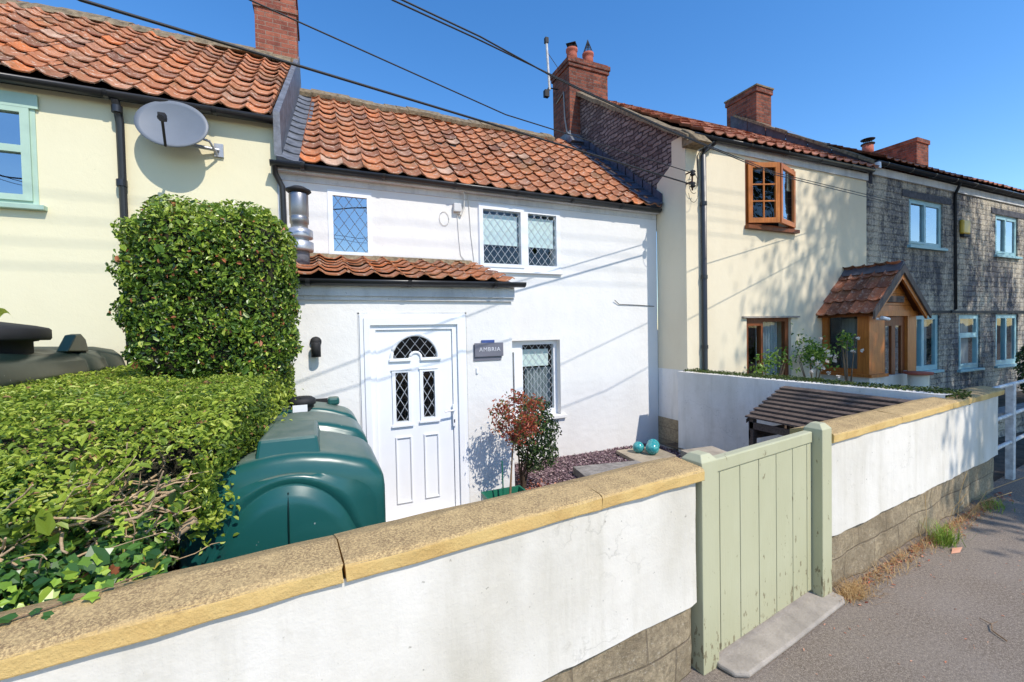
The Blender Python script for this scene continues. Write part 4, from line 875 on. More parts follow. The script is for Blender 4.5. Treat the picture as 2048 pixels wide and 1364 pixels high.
# side boundary wall between the two gardens, and the creeping strip along it
bw=thing('boundary_wall',(5.4,3.8,GZ),'white painted dividing wall between the gardens, running back to the cream house','wall')
mb=MB(); n=26;V=[];m=14
for i in range(n+1):
    t=i/n; y=2.17+(5.33-2.17)*t; x=5.55+(5.24-5.55)*t
    for j in range(m+1): z=GZ+(1.185-GZ)*j/m; V.append((x+.008*noise.noise(Vector((y*2,z*2,0))),y,z+(.008*noise.noise(Vector((y*3,0,5))) if j==m else 0)))
mb.add(V,[(i*(m+1)+j,i*(m+1)+j+1,(i+1)*(m+1)+j+1,(i+1)*(m+1)+j) for i in range(n) for j in range(m)],None,True)
mb.add([(5.55,2.17,1.185),(5.24,5.33,1.185),(5.42,5.33,1.185),(5.73,2.17,1.185),(5.42,5.33,GZ),(5.73,2.17,GZ)],[(0,1,2,3),(3,2,4,5)]); mb.add([(5.24,5.33,GZ),(5.24,5.33,1.185),(5.42,5.33,1.185),(5.42,5.33,GZ)],[(0,1,2,3)])
mb.build('painted_wall',M['white_dirty'],bw)
# gate posts, gate, step
def post(s0,s1,t0,t1,z,label):
    g=thing('gate_post',F((s0+s1)/2,(t0+t1)/2,0),label,'gate post','gate posts',WA)
    mb=MB(F); c=.03; mb.add([(a,b,zz) for zz in (0,z) for (a,b) in ((s0,t0),(s1,t0),(s1,t1),(s0,t1))]+[(a,b,z+.035) for (a,b) in ((s0+c,t0+c),(s1-c,t0+c),(s1-c,t1-c),(s0+c,t1-c))],
        [(0,1,5,4),(1,2,6,5),(2,3,7,6),(3,0,4,7),(4,5,9,8),(5,6,10,9),(6,7,11,10),(7,4,8,11),(8,9,10,11),(3,2,1,0)])
    mb.build('shaft',M['sage'],g,bevel=.004); return g
post(-.15,-.025,-.01,.11,1.185,'sage green gate post at the right of the gate, with its shaded inner side showing')
post(SL1+.03,SL1+.165,-.005,.13,1.165,'sage green gate post at the left of the gate, overhung by the yellow coping')
gt=thing('gate',F(-.7,.06,0),'sage green painted boarded wooden garden gate, chipped at its lower edge','gate',None,WA)
G0,G1=SL1+.169,-.155; gy=lambda s_:.012+.045*(s_-G0)/(G1-G0)
mb=MB(F); edges=[G0+.0,G0+.035,G0+.235,G0+.435,G0+.635,G0+.84,G0+1.03,G1]
for a,b in zip(edges[:-1],edges[1:]):
    e=.003; ya,yb=gy(a),gy(b); zb=.06+.0*a; mb.add([(a+e,ya,zb),(b-e,yb,zb),(b-e,yb,1.085),(a+e,ya,1.085),(a+e,ya+.02,zb),(b-e,yb+.02,zb),(b-e,yb+.02,1.085),(a+e,ya+.02,1.085)],[(0,1,2,3),(7,6,5,4),(0,4,5,1),(1,5,6,2),(3,2,6,7),(0,3,7,4)])
mb.build('boards',M['sage'],gt,bevel=.0025)
mb=MB(F); mb.add([(G0,gy(G0)-.008,1.088),(G1,gy(G1)-.008,1.088),(G1,gy(G1)-.008,1.165),(G0,gy(G0)-.008,1.165),(G0,gy(G0)+.05,1.088),(G1,gy(G1)+.05,1.088),(G1,gy(G1)+.05,1.165),(G0,gy(G0)+.05,1.165)],[(0,1,2,3),(7,6,5,4),(0,4,5,1),(1,5,6,2),(3,2,6,7),(0,3,7,4)]); mb.build('top_rail',M['sage'],gt,bevel=.008)
mb=MB(F); 
for z in (.25,.75): mb.box(G0,G1,.085,.12,z,z+.09)
mb.build('back_rail',M['sage'],gt)
mb=MB(F); mb.prism([(SL1+.22,-.145),(SL1+.155,-.10),(SL1+.14,-.02),(SL1+.18,.35),(-.03,.35),(-.01,.02),(-.01,-.075),(-.06,-.10),(-.7,-.13)][::-1],.004,.035,2); tag(mb.build('doorstep',M['concrete'],None,F(-.7,0,0),bevel=.012),'worn grey concrete step under the gate','step')
# railing at the far right
rl=thing('railing',F(4.6,.1,0),'white painted metal railing beyond the end of the right garden wall','railing',None,WA)
mb=MB(F)
for z in (1.14,.78,.45): mb.tube([(3.66,.05,z),(8.2,.05,z)],.022,8)
mb.build('rail',M['rail'],rl)
for s_ in (4.33,6.2,8.1):
    mb=MB(F); mb.box(s_-.045,s_+.045,.02,.09,-.02,1.15); mb.build('post',M['rail'],rl,bevel=.005)
# concrete capped slab behind the gate
mb=MB(); mb.prism([(3.05,2.75),(3.42,2.72),(3.5,3.12),(3.12,3.15)],.66,.72,2); mb.box(3.1,3.4,2.78,3.1,GZ,.659); tag(mb.build('stone_plinth',M['slab_top'],None,(3.3,2.95,GZ)),'low grey stone plinth just behind the left gate post','plinth')
# ================================================================ SLATTED BIN STORE
bs=thing('bin_store',(5.0,3.0,GZ),'weathered slatted timber log store roof standing against the white dividing wall','log store')
P0=Vector((4.60,0,.78)); P1=Vector((5.36,0,1.10)); ns=9
mb=MB()
for k in range(ns):
    t=k/ns; t2=(k+1.25)/ns; a=P0.lerp(P1,t); b=P0.lerp(P1,t2); y0,y1=2.32,3.62+.05*t+random.uniform(-.01,.01); up=Vector((0,0,.03)); 
    V=[(a.x,y0,a.z+.03),(b.x,y0,b.z),(b.x,y0,b.z+.018),(a.x,y0,a.z+.048)]; mb.add(V+[(p[0],y1,p[2]) for p in V],[(0,1,2,3),(7,6,5,4),(0,4,5,1),(1,5,6,2),(2,6,7,3),(3,7,4,0)])
mb.build('roof_slats',M['grey_wood'],bs)
mb=MB()
for (x,y,z) in ((4.66,3.56,.8),(4.66,2.42,.8),(5.33,3.56,1.06),(5.33,2.42,1.06)): mb.box(x-.03,x+.03,y-.03,y+.03,GZ,z)
mb.build('post',M['grey_wood'],bs)
mb=MB(); mb.add([(4.6,3.60,.74),(5.36,3.60,1.05),(5.36,3.60,1.09),(4.6,3.60,.79)],[(0,1,2,3)]); mb.box(4.63,5.34,3.57,3.59,.55,.66); mb.box(4.63,4.65,2.4,3.58,.68,.76); mb.box(4.63,4.65,2.4,3.58,.3,.4)
mb.build('rail',M['grey_wood'],bs)
# ================================================================ GARDEN BITS
mb=MB(); mb.add([(2.06,3.2,GZ+.02),(5.25,3.2,GZ+.02),(5.25,5.99,GZ+.02),(2.06,5.99,GZ+.02)],[(0,1,2,3)]); tag(mb.build('slate_bed',M['gravel_base']),kind='structure')
n=16000; P=np.stack([RNG.uniform(2.08,5.24,n),RNG.uniform(3.6,5.98,n),GZ+.022+RNG.random(n)**2*.022],1)
leaves('slate_chippings',M['chip'],P,np.tile([0,0,1.],(n,1)),.034,wid=.7,jit=.45,fold=.1); tag(bpy.data.objects['slate_chippings'],'plum slate chippings spread along the foot of the cottage wall','slate chippings',kind='stuff')
n=500; P=np.stack([RNG.normal(2.35,.22,n),RNG.normal(4.6,.3,n),np.full(n,GZ+.05)],1)
leaves('leaf_litter',M['litter'],P,np.tile([0,0,1.],(n,1)),.04,jit=.7); tag(bpy.data.objects['leaf_litter'],'dry reddish leaf litter under the dark shrub','leaf litter',kind='stuff')
mb=MB(); mb.prism([(3.16,5.20),(3.05,4.55),(4.1,4.35),(4.14,5.02)],GZ+.02,GZ+.13,2); tag(mb.build('paving_slab',M['slab'],None,(3.6,4.8,GZ),bevel=.01),'large grey concrete slab with rough lit top in the slate bed','slab','paving slabs')
mb=MB(); mb.prism([(4.28,5.70),(4.17,4.98),(4.92,5.05),(4.97,5.62)],GZ+.03,GZ+.09,2); tag(mb.build('paving_slab',M['slab_top'],None,(4.6,5.3,GZ),bevel=.008),'square beige slab carrying the three turquoise balls','slab','paving slabs')
bx=[(4.50,5.42,.088,'left ball of the three turquoise glazed garden balls'),(4.62,5.24,.10,'nearest and largest turquoise glazed garden ball of the three'),(4.76,5.38,.098,'right ball of the three turquoise glazed garden balls, behind the nearest')]
b0=None
for (x,y,r_,lb) in bx:
    if b0 is None:
        mb=MB(); prof=[(max(r_*math.sin(a*math.pi/20),.0),-r_*math.cos(a*math.pi/20)) for a in range(21)]; mb.lathe((x,y,GZ+.09+r_),prof,28); b0=mb.build('garden_ball',M['ball'],None,(x,y,GZ+.09)); o=b0
    else: o=b0.copy(); C.objects.link(o); o.location=(x,y,GZ+.09); o.scale=(r_/.088,)*3
    tag(o,lb,'ball','turquoise garden balls')
# ---- red shrub in a green planter
pl=thing('planter',(1.78,4.25,GZ),'square green plastic planter by the entrance wall','planter')
mb=MB(); 
def frus(mb,c,h0,h1,z0,z1,flip=False):
    V=[(c[0]+sx*h0,c[1]+sy*h0,z0) for sx,sy in ((-1,-1),(1,-1),(1,1),(-1,1))]+[(c[0]+sx*h1,c[1]+sy*h1,z1) for sx,sy in ((-1,-1),(1,-1),(1,1),(-1,1))]
    mb.add(V,[(0,1,5,4),(1,2,6,5),(2,3,7,6),(3,0,4,7)])
frus(mb,(1.78,4.25),.17,.235,GZ,.13); frus(mb,(1.78,4.25),.16,.215,GZ,.13); frus(mb,(1.78,4.25),.235,.215,.13,.1301); mb.build('tub',M['planter'],pl)
MB().box(1.60,1.96,4.07,4.43,.03,.05).build('compost',M['soil'],pl)
MB().box(1.70,1.80,4.08,4.09,.06,.14).build('plant_label',M['upvc'],pl)
rs=thing('red_shrub',(1.80,4.25,.05),'small standard shrub with red foliage on thin pale stems in the green planter','shrub')
mb=MB(); cr=Vector((1.90,4.22,.92))
mb.tube([(1.79,4.25,.05),(1.81,4.25,.3),(1.83,4.24,.6),(1.86,4.23,.8)],[.013,.012,.010,.008],7)
for k in range(14):
    d=Vector((random.gauss(0,1),random.gauss(0,1),random.gauss(.4,.7))).normalized()*random.uniform(.15,.3); st=Vector((1.85,4.23,.72)); mb.tube([st,st+d*.5+Vector((0,0,.05)),cr+d],[.006,.004,.002],5)
mb.build('stem',M['bark'],rs)
cl=[(1.69,4.2,1.08,.10),(1.88,4.2,1.17,.10),(2.10,4.25,1.08,.11),(1.80,4.15,.98,.14),(1.98,4.2,.95,.13),(1.90,4.1,.86,.14),(1.84,4.2,.78,.11),(1.74,4.3,.90,.11),(2.04,4.2,.88,.09)]
PP=np.concatenate([np.array(c[:3])+RNG.normal(0,c[3]*.5,(150,3)) for c in cl]); leaves('foliage',M['leaf_red'],PP,unit(PP-np.array(cr)+.001),.042,rs,wid=.42,jit=.8)
MB().tube([(1.74,4.3,.05),(1.73,4.3,.5)],.008,6).build('cane',M['planter'],rs)
# ---- dark green shrub behind
gs=thing('dark_shrub',(2.25,4.85,GZ),'dark glossy green bush behind the red shrub, at the porch corner','shrub')
mb=MB()
for k in range(9): 
    a=random.uniform(0,6.28); mb.tube([(2.22,4.85,GZ),(2.24+.05*math.cos(a),4.85+.05*math.sin(a),.15),(2.35+.18*math.cos(a),4.85+.15*math.sin(a),.5+random.random()*.3)],[.018,.012,.004],6)
mb.build('stem',M['bark_dark'],gs)
f=lambda P:np.minimum(rbox(P,(2.42,4.85,.55),(.24,.22,.36),.2),rbox(P,(2.40,4.85,.85),(.16,.15,.18),.14)); P,N=shell(f,(2.1,4.55,.1),(2.75,5.15,1.1),2600,-.16,.03,.05,10,4); leaves('foliage',M['leaf_dark'],P,N,.045,gs,wid=.5)
# ---- roses in the cream house garden
for (x,y,z,r_,lb,n,fl_) in ((6.95,4.95,1.25,.32,'sparse climbing rose in front of the lower brown window',260,0),(7.95,4.9,1.32,.33,'white flowering rose bush left of the timber porch',520,20),(8.68,4.72,1.62,.17,'rose spray with white blooms leaning across the porch side window',120,3)):
    t=thing('rose_bush',(x,y,-.05),lb,'rose bush','rose bushes'); mb=MB()
    for k in range(7):
        a=random.uniform(0,6.28); mb.tube([(x,y,-.05),(x+.05*math.cos(a),y,.6),(x+r_*.8*math.cos(a),y+r_*.5*math.sin(a),z+random.uniform(-.1,.3)*r_*2)],[.022,.015,.005],5)
    mb.build('stem',M['bark'],t)
    cc=[(x+random.gauss(0,r_*.5),y+random.gauss(0,r_*.3),z+random.gauss(0,r_*.45)) for _ in range(10)]
    P=np.array([cc[i%10] for i in range(n)])+RNG.normal(0,r_*.28,(n,3)); leaves('foliage',M['leaf_rose'],P,P-np.array([x,y,z]),.065,t,wid=.6)
    if fl_:
        P=np.array([[x+random.gauss(.05,r_*.5),y-.15+random.gauss(0,.1),z-.1+random.gauss(0,r_*.5)] for _ in range(fl_)]); 
        for q in P: Q=q+RNG.normal(0,.013,(11,3)); leaves('flower',M['petal'],Q,Q-q+np.array([0,-.02,.01]),.045,t,wid=.9,jit=.5)
# creeping strip along the dividing wall
def hs(P):
    t=(P[:,1]-2.17)/(5.33-2.17); xc=5.76-.31*t+.03; q=np.stack([P[:,0]-xc,P[:,1]-3.72,P[:,2]-1.13],1); return rbox(q,(0,0,0),(.17,1.6,.075),.05)
P,N=shell(hs,(5.2,2.1,1.0),(6.1,5.4,1.3),9000,-.05,.01,.015,12,7)
cs_=thing('creeping_plant',(5.6,3.7,1.0),'low strip of creeping greenery along the top of the white dividing wall','creeping plant')
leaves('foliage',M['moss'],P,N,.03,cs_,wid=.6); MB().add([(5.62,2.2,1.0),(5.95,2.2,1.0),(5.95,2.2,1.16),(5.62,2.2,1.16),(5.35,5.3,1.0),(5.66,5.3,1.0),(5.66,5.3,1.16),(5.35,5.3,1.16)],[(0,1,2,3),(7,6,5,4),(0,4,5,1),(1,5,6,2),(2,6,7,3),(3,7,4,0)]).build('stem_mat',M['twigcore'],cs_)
# ================================================================ OIL TANKS
tk=thing('oil_tank',(-.17,3.3,GZ),'glossy green plastic oil tank with ribbed body and arched end behind the wall','oil tank')
TX,HW=-.17,.445
def sec(y,infl,top,hw):     # cross-section points from left base over the crown to right base
    P=[]; cr=.17; z0=.02; zs=top-.20
    P+=[(TX-hw-.0+(.02 if z<.2 else 0),y,z) for z in (z0,.2,.5,.8,zs-.06)]
    for k in range(7):
        a=math.pi-(math.pi/2)*k/6*.85; P.append((TX-hw+cr+cr*math.cos(a),y,zs-.02+cr*math.sin(a)*.95))
    m=10; xl=P[-1][0];zl=P[-1][2]
    for k in range(1,m):
        x=xl+(2*TX-2*xl)*k/m; P.append((x,y,zl+(top-zl)*(1-((x-TX)/(TX-xl))**2)))
    left=P[:5]+P[5:12]; P+=[(2*TX-p[0],p[1],p[2]) for p in left[::-1]]
    return P
ys_=[];prof=[(2.30,1.24,.40),(2.31,1.29,.43),(2.335,1.325,.445),(2.38,1.335,.448),(2.86,1.33,.445),(2.91,1.315,.435),(2.93,1.235,.39),(3.13,1.23,.39),(3.145,1.30,.425),(3.17,1.325,.44),(3.21,1.328,.442),(3.62,1.32,.44),(3.66,1.305,.43),(3.68,1.225,.385),(3.85,1.22,.385),(3.865,1.295,.42),(3.89,1.312,.43),(3.93,1.314,.432),(4.30,1.30,.43),(4.38,1.28,.42),(4.42,1.2,.36)]
S_=[sec(y,0,t,h) for (y,t,h) in prof]; m=len(S_[0]); mb=MB(); V=[p for s_ in S_ for p in s_]
Fa=[(i*m+j,i*m+j+1,(i+1)*m+j+1,(i+1)*m+j) for i in range(len(S_)-1) for j in range(m-1)]
Fa=[f_[::-1] for f_ in Fa]; mb.add(V,Fa,None,True)
# end face: filled fan with an arched step and groove
def endface(y,scale,dy,n_=40): pass
fc=S_[0]; cz=.62; cyc=[(TX,2.30,cz)]
rings=[(1.0,0),(.94,-.003),(.915,-.020),(.89,-.028),(.865,-.010),(.845,-.014),(.80,-.045),(.74,-.055),(.4,-.066),(.0,-.068)]
RV=[]
for (q,dy) in rings:
    for p in fc:
        x,z=TX+(p[0]-TX)*q,p[2]
        # blend the outline towards a semicircular arch
        ang=math.atan2(p[2]-.55,p[0]-TX); rx,rz=.40,.70
        ex,ez=TX+rx*math.cos(ang),.55+(rz if ang>0 else .55)*math.sin(ang)
        wgt=min((1-q)*9,1.); bx_,bz_=TX+(p[0]-TX)*(1-wgt)+(ex-TX)*wgt, p[2]*(1-wgt)+ez*wgt
        if q<.93: s_=q/.93; bx_=TX+(bx_-TX)*s_; bz_=.55+(bz_-.55)*s_
        RV.append((bx_,2.30+dy,bz_))
RF=[(i*m+j,i*m+j+1,(i+1)*m+j+1,(i+1)*m+j) for i in range(len(rings)-1) for j in range(m-1)]
mb.add(RV,RF,None,True); mb.build('tank_body',M['tank'],tk)
mb=MB(); mb.add([(TX-.145,2.345,1.30),(TX+.145,2.345,1.30),(TX+.13,2.37,1.40),(TX-.13,2.37,1.40),(TX-.145,2.95,1.28),(TX+.145,2.95,1.28),(TX+.12,2.93,1.375),(TX-.12,2.93,1.375)],[(0,1,2,3),(1,5,6,2),(4,0,3,7),(3,2,6,7),(5,4,7,6)]); mb.build('lifting_lug',M['tank'],tk,bevel=.015)
mb=MB(); mb.box(.02,.12,4.2,4.32,1.26,1.33); mb.build('rear_lug',M['tank'],tk,bevel=.02)
MB().tube([(TX,2.229,.6),(TX,2.231,1.0),(TX,2.242,1.10),(TX,2.262,1.165)],.0035,4).build('seam',M['tank_dark'],tk)
lid=MB().lathe((-.17,3.92,1.29),[(.085,0),(.085,.04),(.1,.045),(.1,.085),(.07,.105),(0,.11)],20).build('filler_cap',M['black_dull'],tk)
MB().box(-.235,-.13,3.80,3.806,1.29,1.345).build('label',M['upvc'],tk)
# second tank over the hedge
n=150; P=np.stack([RNG.uniform(-.52,-.30,n),RNG.choice([3.0,3.04,3.09,3.72,3.77],n)+RNG.normal(0,.02,n),np.full(n,1.245)],1); leaves('tank_leaf_litter',M['litter'],P,np.tile([0,0,1.],(n,1)),.028,jit=.5); tag(bpy.data.objects['tank_leaf_litter'],'dry leaves caught in the grooves on top of the glossy green oil tank','leaf litter',kind='stuff')
t2=thing('oil_tank',(-2.6,4.7,GZ),'dark green oil tank with wide black lid beyond the flat-topped hedge','oil tank')
mb=MB(); V=[]; prof=[(-1.92,-.1),(-1.90,1.50),(-1.88,1.545),(-1.905,1.57),(-1.90,1.60),(-1.93,1.72),(-2.0,1.79),(-2.15,1.825),(-2.6,1.84),(-3.1,1.82),(-3.3,1.6),(-3.3,-.1)]
ys2=[(3.3,.0),(3.4,.92),(3.55,.985),(3.7,1.),(4.98,1.),(5.0,.985),(5.06,.985),(5.08,1.),(5.35,1.),(5.37,.985),(5.43,.985),(5.45,1.),(5.75,1.),(5.84,.97),(5.88,.9)]
for (y,q) in ys2:
    for (x,z) in prof: V.append((-2.6+(x+2.6)*max(q,.02),y,z if z<1.5 else 1.5+(z-1.5)*q))
m=len(prof); mb.add(V,[(i*m+j,(i+1)*m+j,(i+1)*m+j+1,i*m+j+1) for i in range(len(ys2)-1) for j in range(m-1)],None,True); mb.build('tank_body',M['tank_dark'],t2)
MB().lathe((-2.38,4.45,1.80),[(.34,-.02),(.34,.09),(.37,.095),(.37,.1),(.43,.10),(.44,.115),(.44,.18),(.425,.195),(.35,.215),(.15,.25),(0,.255)],36).build('lid',M['black_dull'],t2)
mb=MB(); mb.prism([(4.85,1.80),(5.22,1.79),(5.17,1.90),(5.09,1.95),(5.0,1.94)],-2.06,-1.98,0); mb.build('lifting_lug',M['tank_dark'],t2,bevel=.01)
# arching leaf plant behind the tank
lp_=thing('leafy_sprig',(-2.45,5.0,1.9),'yellowing arching leaf sprouting behind the black tank lid','plant')
mb=MB()
for (dx,h,w_) in ((.22,.0,.02),(-.12,.02,.012),(.06,.0,.01)):
    pts=[Vector((-2.62+dx*q*1.0,5.1,1.80+.36*math.sin(q*math.pi*.78)+h)) for q in [i/10 for i in range(11)]]
    V=[]
    for i,p in enumerate(pts): ww=w_*math.sin(min(i/10*1.0+.08,1)*math.pi)*1.2+.002; V+=[p+Vector((0,-ww,ww)),p+Vector((0,ww,-ww))]
    mb.add(V,[(2*i,2*i+1,2*i+3,2*i+2) for i in range(10)],.9)
mb.build('leaf',M['leaf_hedge'],lp_)
# ================================================================ HEDGES
tc=(-.80,4.12,2.28)
top_=thing('topiary_bush',(-.8,4.15,GZ),'tall block-shaped clipped bush between the yellow house and the white entrance','bush')
f_t=lambda P:rbox(P,(-.775,4.16,2.22),(.54,.45,.695),.30)+.16*np.clip(2.0-P[:,2],0,1)*(P[:,0]<-.7)+.10*np.clip(-P[:,0]-.9,0,1)*np.clip(P[:,2]-2.4,0,1)*2
P,N=shell(f_t,(-1.5,3.6,1.4),(-.1,4.8,3.2),40000,-.12,.02,.06,7,3)
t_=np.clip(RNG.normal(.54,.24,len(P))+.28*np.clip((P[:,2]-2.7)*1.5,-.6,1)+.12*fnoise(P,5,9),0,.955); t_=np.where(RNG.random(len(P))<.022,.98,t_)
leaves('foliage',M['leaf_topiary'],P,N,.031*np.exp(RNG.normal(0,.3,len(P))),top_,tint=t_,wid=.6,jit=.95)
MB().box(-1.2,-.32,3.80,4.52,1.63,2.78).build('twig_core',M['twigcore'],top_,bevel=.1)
mb=MB(); mb.tube([(-.75,4.15,GZ),(-.78,4.15,.9),(-.8,4.15,1.8)],[.07,.06,.05],8); mb.build('trunk',M['bark_dark'],top_)
hg=thing('clipped_hedge',(-1.1,3.2,GZ),'flat-topped green hedge running back from the wall, spilling over the oil tank','hedge')
def f_h(P):
    x,y,z=P.T
    top=1.60-.0*(y)-np.clip(2.45-y,0,1)*.28-np.clip(2.05-y,0,1)*.45
    xr=-.33-.06*np.clip(3.2-y,0,2)+.05*np.sin(y*3.1)-np.clip(1.40-z,0,1)*.5*(y<3.6)-np.clip(1.25-z,0,1)*.4*(y>=3.6)
    d=np.maximum.reduce([z-top,x-xr,-(x+2.0+0*y),1.86-y-.0*(z),y-5.7,.2-z])
    return d
P,N=shell(f_h,(-2.1,1.8,.9),(-.2,5.8,1.7),115000,-.085,.015,.04,8,5)
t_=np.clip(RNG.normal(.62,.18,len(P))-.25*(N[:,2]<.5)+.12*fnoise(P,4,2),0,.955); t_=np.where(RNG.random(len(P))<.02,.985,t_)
keep=~((P[:,0]>-1.0)&(P[:,1]<2.32)&(P[:,2]<1.36+.1*np.sin(P[:,0]*9))&(RNG.random(len(P))<.93)); P,N,t_=P[keep],N[keep],t_[keep]
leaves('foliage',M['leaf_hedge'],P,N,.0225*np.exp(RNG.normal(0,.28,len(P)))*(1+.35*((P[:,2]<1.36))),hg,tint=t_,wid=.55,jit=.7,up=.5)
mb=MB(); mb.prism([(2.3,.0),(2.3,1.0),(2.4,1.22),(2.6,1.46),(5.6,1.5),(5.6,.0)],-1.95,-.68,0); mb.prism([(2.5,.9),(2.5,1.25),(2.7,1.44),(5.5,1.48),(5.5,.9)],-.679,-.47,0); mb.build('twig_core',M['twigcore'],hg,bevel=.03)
# leafy side shoots above the tank
cl=[(-.50,2.22,1.22,.085),(-.47,2.25,1.12,.08),(-.50,2.3,1.3,.08),(-.42,2.6,1.33,.08),(-.40,2.9,1.37,.08),(-.36,3.3,1.40,.09),(-.33,3.8,1.45,.09),(-.45,2.45,1.40,.09)]
PP=np.concatenate([np.array(c[:3])+RNG.normal(0,c[3]*.6,(170,3)) for c in cl]); leaves('side_shoot',M['leaf_hedge'],PP,PP-np.array([-.9,2.6,1.1]),.032,hg,tint=np.clip(RNG.normal(.68,.15,len(PP)),0,.95),wid=.6,jit=.8)
# bare cut branches
mb=MB(); rr_=random.Random(5)
for k in range(120):
    p=Vector((rr_.uniform(-1.1,-.62),rr_.uniform(1.86,2.22),rr_.uniform(.98,1.34))); d=Vector((rr_.uniform(.3,1),rr_.uniform(-.4,.3),rr_.uniform(-.25,.35))).normalized(); pts=[p]; 
    for q in range(5): d=(d+Vector((rr_.gauss(0,.3),rr_.gauss(0,.25),rr_.gauss(0,.3)))).normalized(); pts.append(pts[-1]+d*rr_.uniform(.03,.06))
    r0=rr_.uniform(.0018,.008); mb.tube(pts,[r0*(1-.1*i) for i in range(6)],5)
mb.tube([(-.80,2.05,.85),(-.68,2.1,1.02),(-.58,2.13,1.10),(-.50,2.14,1.15)],[.022,.02,.018,.02],8)
mb.build('branch',M['twig'],hg)
# ivy
iv=thing('ivy',(-1.0,1.8,1.1),'ivy scrambling over the near end of the hedge and across the coping','ivy')
n=3000; x=np.where(RNG.random(n)<.8,RNG.uniform(-1.7,-.85,n),RNG.uniform(-.9,-.55,n)); y=RNG.uniform(1.72,2.3,n); z=1.14+(y-1.72)*.62*np.clip((-x-.3)*1.2,.3,1)+RNG.normal(0,.03,n)-.10*RNG.random(n)
P=np.stack([x,y,z],1); N=np.tile([.15,-.6,.75],(n,1)); t_=np.clip(RNG.normal(.5,.28,n),0,.955); t_=np.where(RNG.random(n)<.03,.985,t_)
leaves('foliage',M['leaf_ivy'],P,N,.031*np.exp(RNG.normal(0,.28,len(P))),iv,tint=t_,wid=.85,jit=.6,up=0,shape='ivy')
tr=[(-.96,1.50,1.15),(-.9,1.53,1.16),(-.83,1.53,1.165),(-.78,1.56,1.17),(-.73,1.57,1.17),(-.68,1.60,1.175),(-.64,1.62,1.18),(-.60,1.63,1.18),(-.56,1.66,1.18),(-.70,1.555,1.16),(-.88,1.50,1.155),(-.52,1.68,1.18),(-.62,1.59,1.17),(-.48,1.71,1.18)]
P=np.array(tr); leaves('trailing_leaf',M['leaf_ivy'],P,np.tile([0,-.3,1.],(len(P),1)),.034,iv,tint=RNG.uniform(.2,.85,len(P)),wid=.85,jit=.25,up=.3,shape='ivy')
MB().tube([(-1.1,1.62,1.15),(-.95,1.52,1.152),(-.8,1.55,1.165),(-.65,1.6,1.172),(-.52,1.67,1.175)],.0025,5).build('vine',M['bark'],iv)
# ================================================================ WEEDS BY THE RIGHT WALL
def blades(name,mat,P,H,W_,parent=None,origin=None,lean=.5,tint=None):
    n=len(P); a=RNG.uniform(0,6.28,n); d=np.stack([np.cos(a),np.sin(a),np.zeros(n)],1); s_=np.stack([-np.sin(a),np.cos(a),np.zeros(n)],1); up=np.array([0,0,1.])
    H=H*RNG.uniform(.5,1.2,n)[:,None]; le=(lean*RNG.uniform(.2,1.5,n))[:,None]
    V=np.stack([P-s_*W_,P+s_*W_,P+up*H*.55+d*H*le*.35+s_*W_*.8,P+up*H*.55+d*H*le*.35-s_*W_*.8,P+up*H*.85+d*H*le+s_*W_*.1,P+up*H*.85+d*H*le-s_*W_*.1],1).reshape(-1,3)
    Fq=(np.array([[0,1,2,3],[3,2,4,5]])[None]+(np.arange(n)*6)[:,None,None]).reshape(-1,4)
    return npmesh(name,mat,V,Fq,np.repeat(RNG.random(n) if tint is None else tint,2),parent,origin)
def wl(s_,t): return np.array([F(a,b,.003) for a,b in zip(s_,t)])
n=170; P=wl(RNG.normal(1.62,.07,n),RNG.normal(-.13,.04,n)); tag(blades('grass_tuft',M['grass'],P,.17,.003,None,tuple(F(1.62,-.13,0)),.7),'bright green grass tuft at the foot of the right garden wall','grass tuft')
n=70; P=wl(RNG.normal(2.95,.1,n),RNG.normal(-.12,.04,n)); tag(blades('grass_tuft',M['grass'],P,.10,.003,None,tuple(F(2.95,-.12,0)),1),'low dark grass patch in shade near the far end of the right wall','grass tuft')
n=1500; P=wl(np.concatenate([RNG.uniform(.03,3.2,n-360),RNG.normal(.12,.08,360)]),-.02-np.abs(RNG.normal(0,.06,n))); tag(blades('dry_grass',M['straw'],P,.06,.0018,None,tuple(F(1,-.05,0)),1.6),'straw coloured dry grass and debris along the foot of the right wall','dry grass',kind='stuff')
for (s_,h,l1,l2) in ((1.45,.42,.03,.02),(1.9,.36,.1,-.1),(2.15,.5,.05,-.05),(2.35,.30,.25,-.25),(2.5,.45,.2,-.32),(1.3,.3,-.05,-.05),(2.0,.3,-.08,-.1)):
    mb=MB(F); mb.tube([(s_,-.06,0),(s_+l1*.3,-.06+l2*.3,h*.6),(s_+l1,-.06+l2,h)],[.0022,.0018,.003],4,True,.9)
    tag(mb.build('grass_stalk',M['straw'],None,F(s_,-.06,0)),{1.45:'bleached grass stalk just left of the bright grass tuft',1.9:'upright bleached stalk just right of the bright grass tuft',2.15:'tallest thin grass stalk against the stained wall base',2.35:'short bleached stalk arching low over the pavement',2.5:'long pale stalk leaning out over the shaded pavement',1.3:'short thin stalk against the rough blocks left of the tuft',2.0:'short stalk leaning left beside the right wall base'}[s_],'grass stalk','bleached grass stalks')
mb=MB(F); mb.tube([(.35,-.75,.01),(.40,-.68,.012),(.47,-.66,.016),(.50,-.60,.01)],[.004,.004,.003,.002],5); mb.tube([(.47,-.66,.016),(.54,-.67,.012)],.002,4); tag(mb.build('twig',M['bark'],None,F(.4,-.7,0)),'small forked brown twig lying on the pavement','twig')
mb=MB(F); mb.add([(1.42,-.22,.004),(1.5,-.25,.005),(1.60,-.24,.02),(1.52,-.2,.015)],[(0,1,2,3)],.8); tag(mb.build('fallen_leaf',M['litter'],None,F(1.5,-.22,0)),'orange dead leaf beside the grass tuft','leaf')
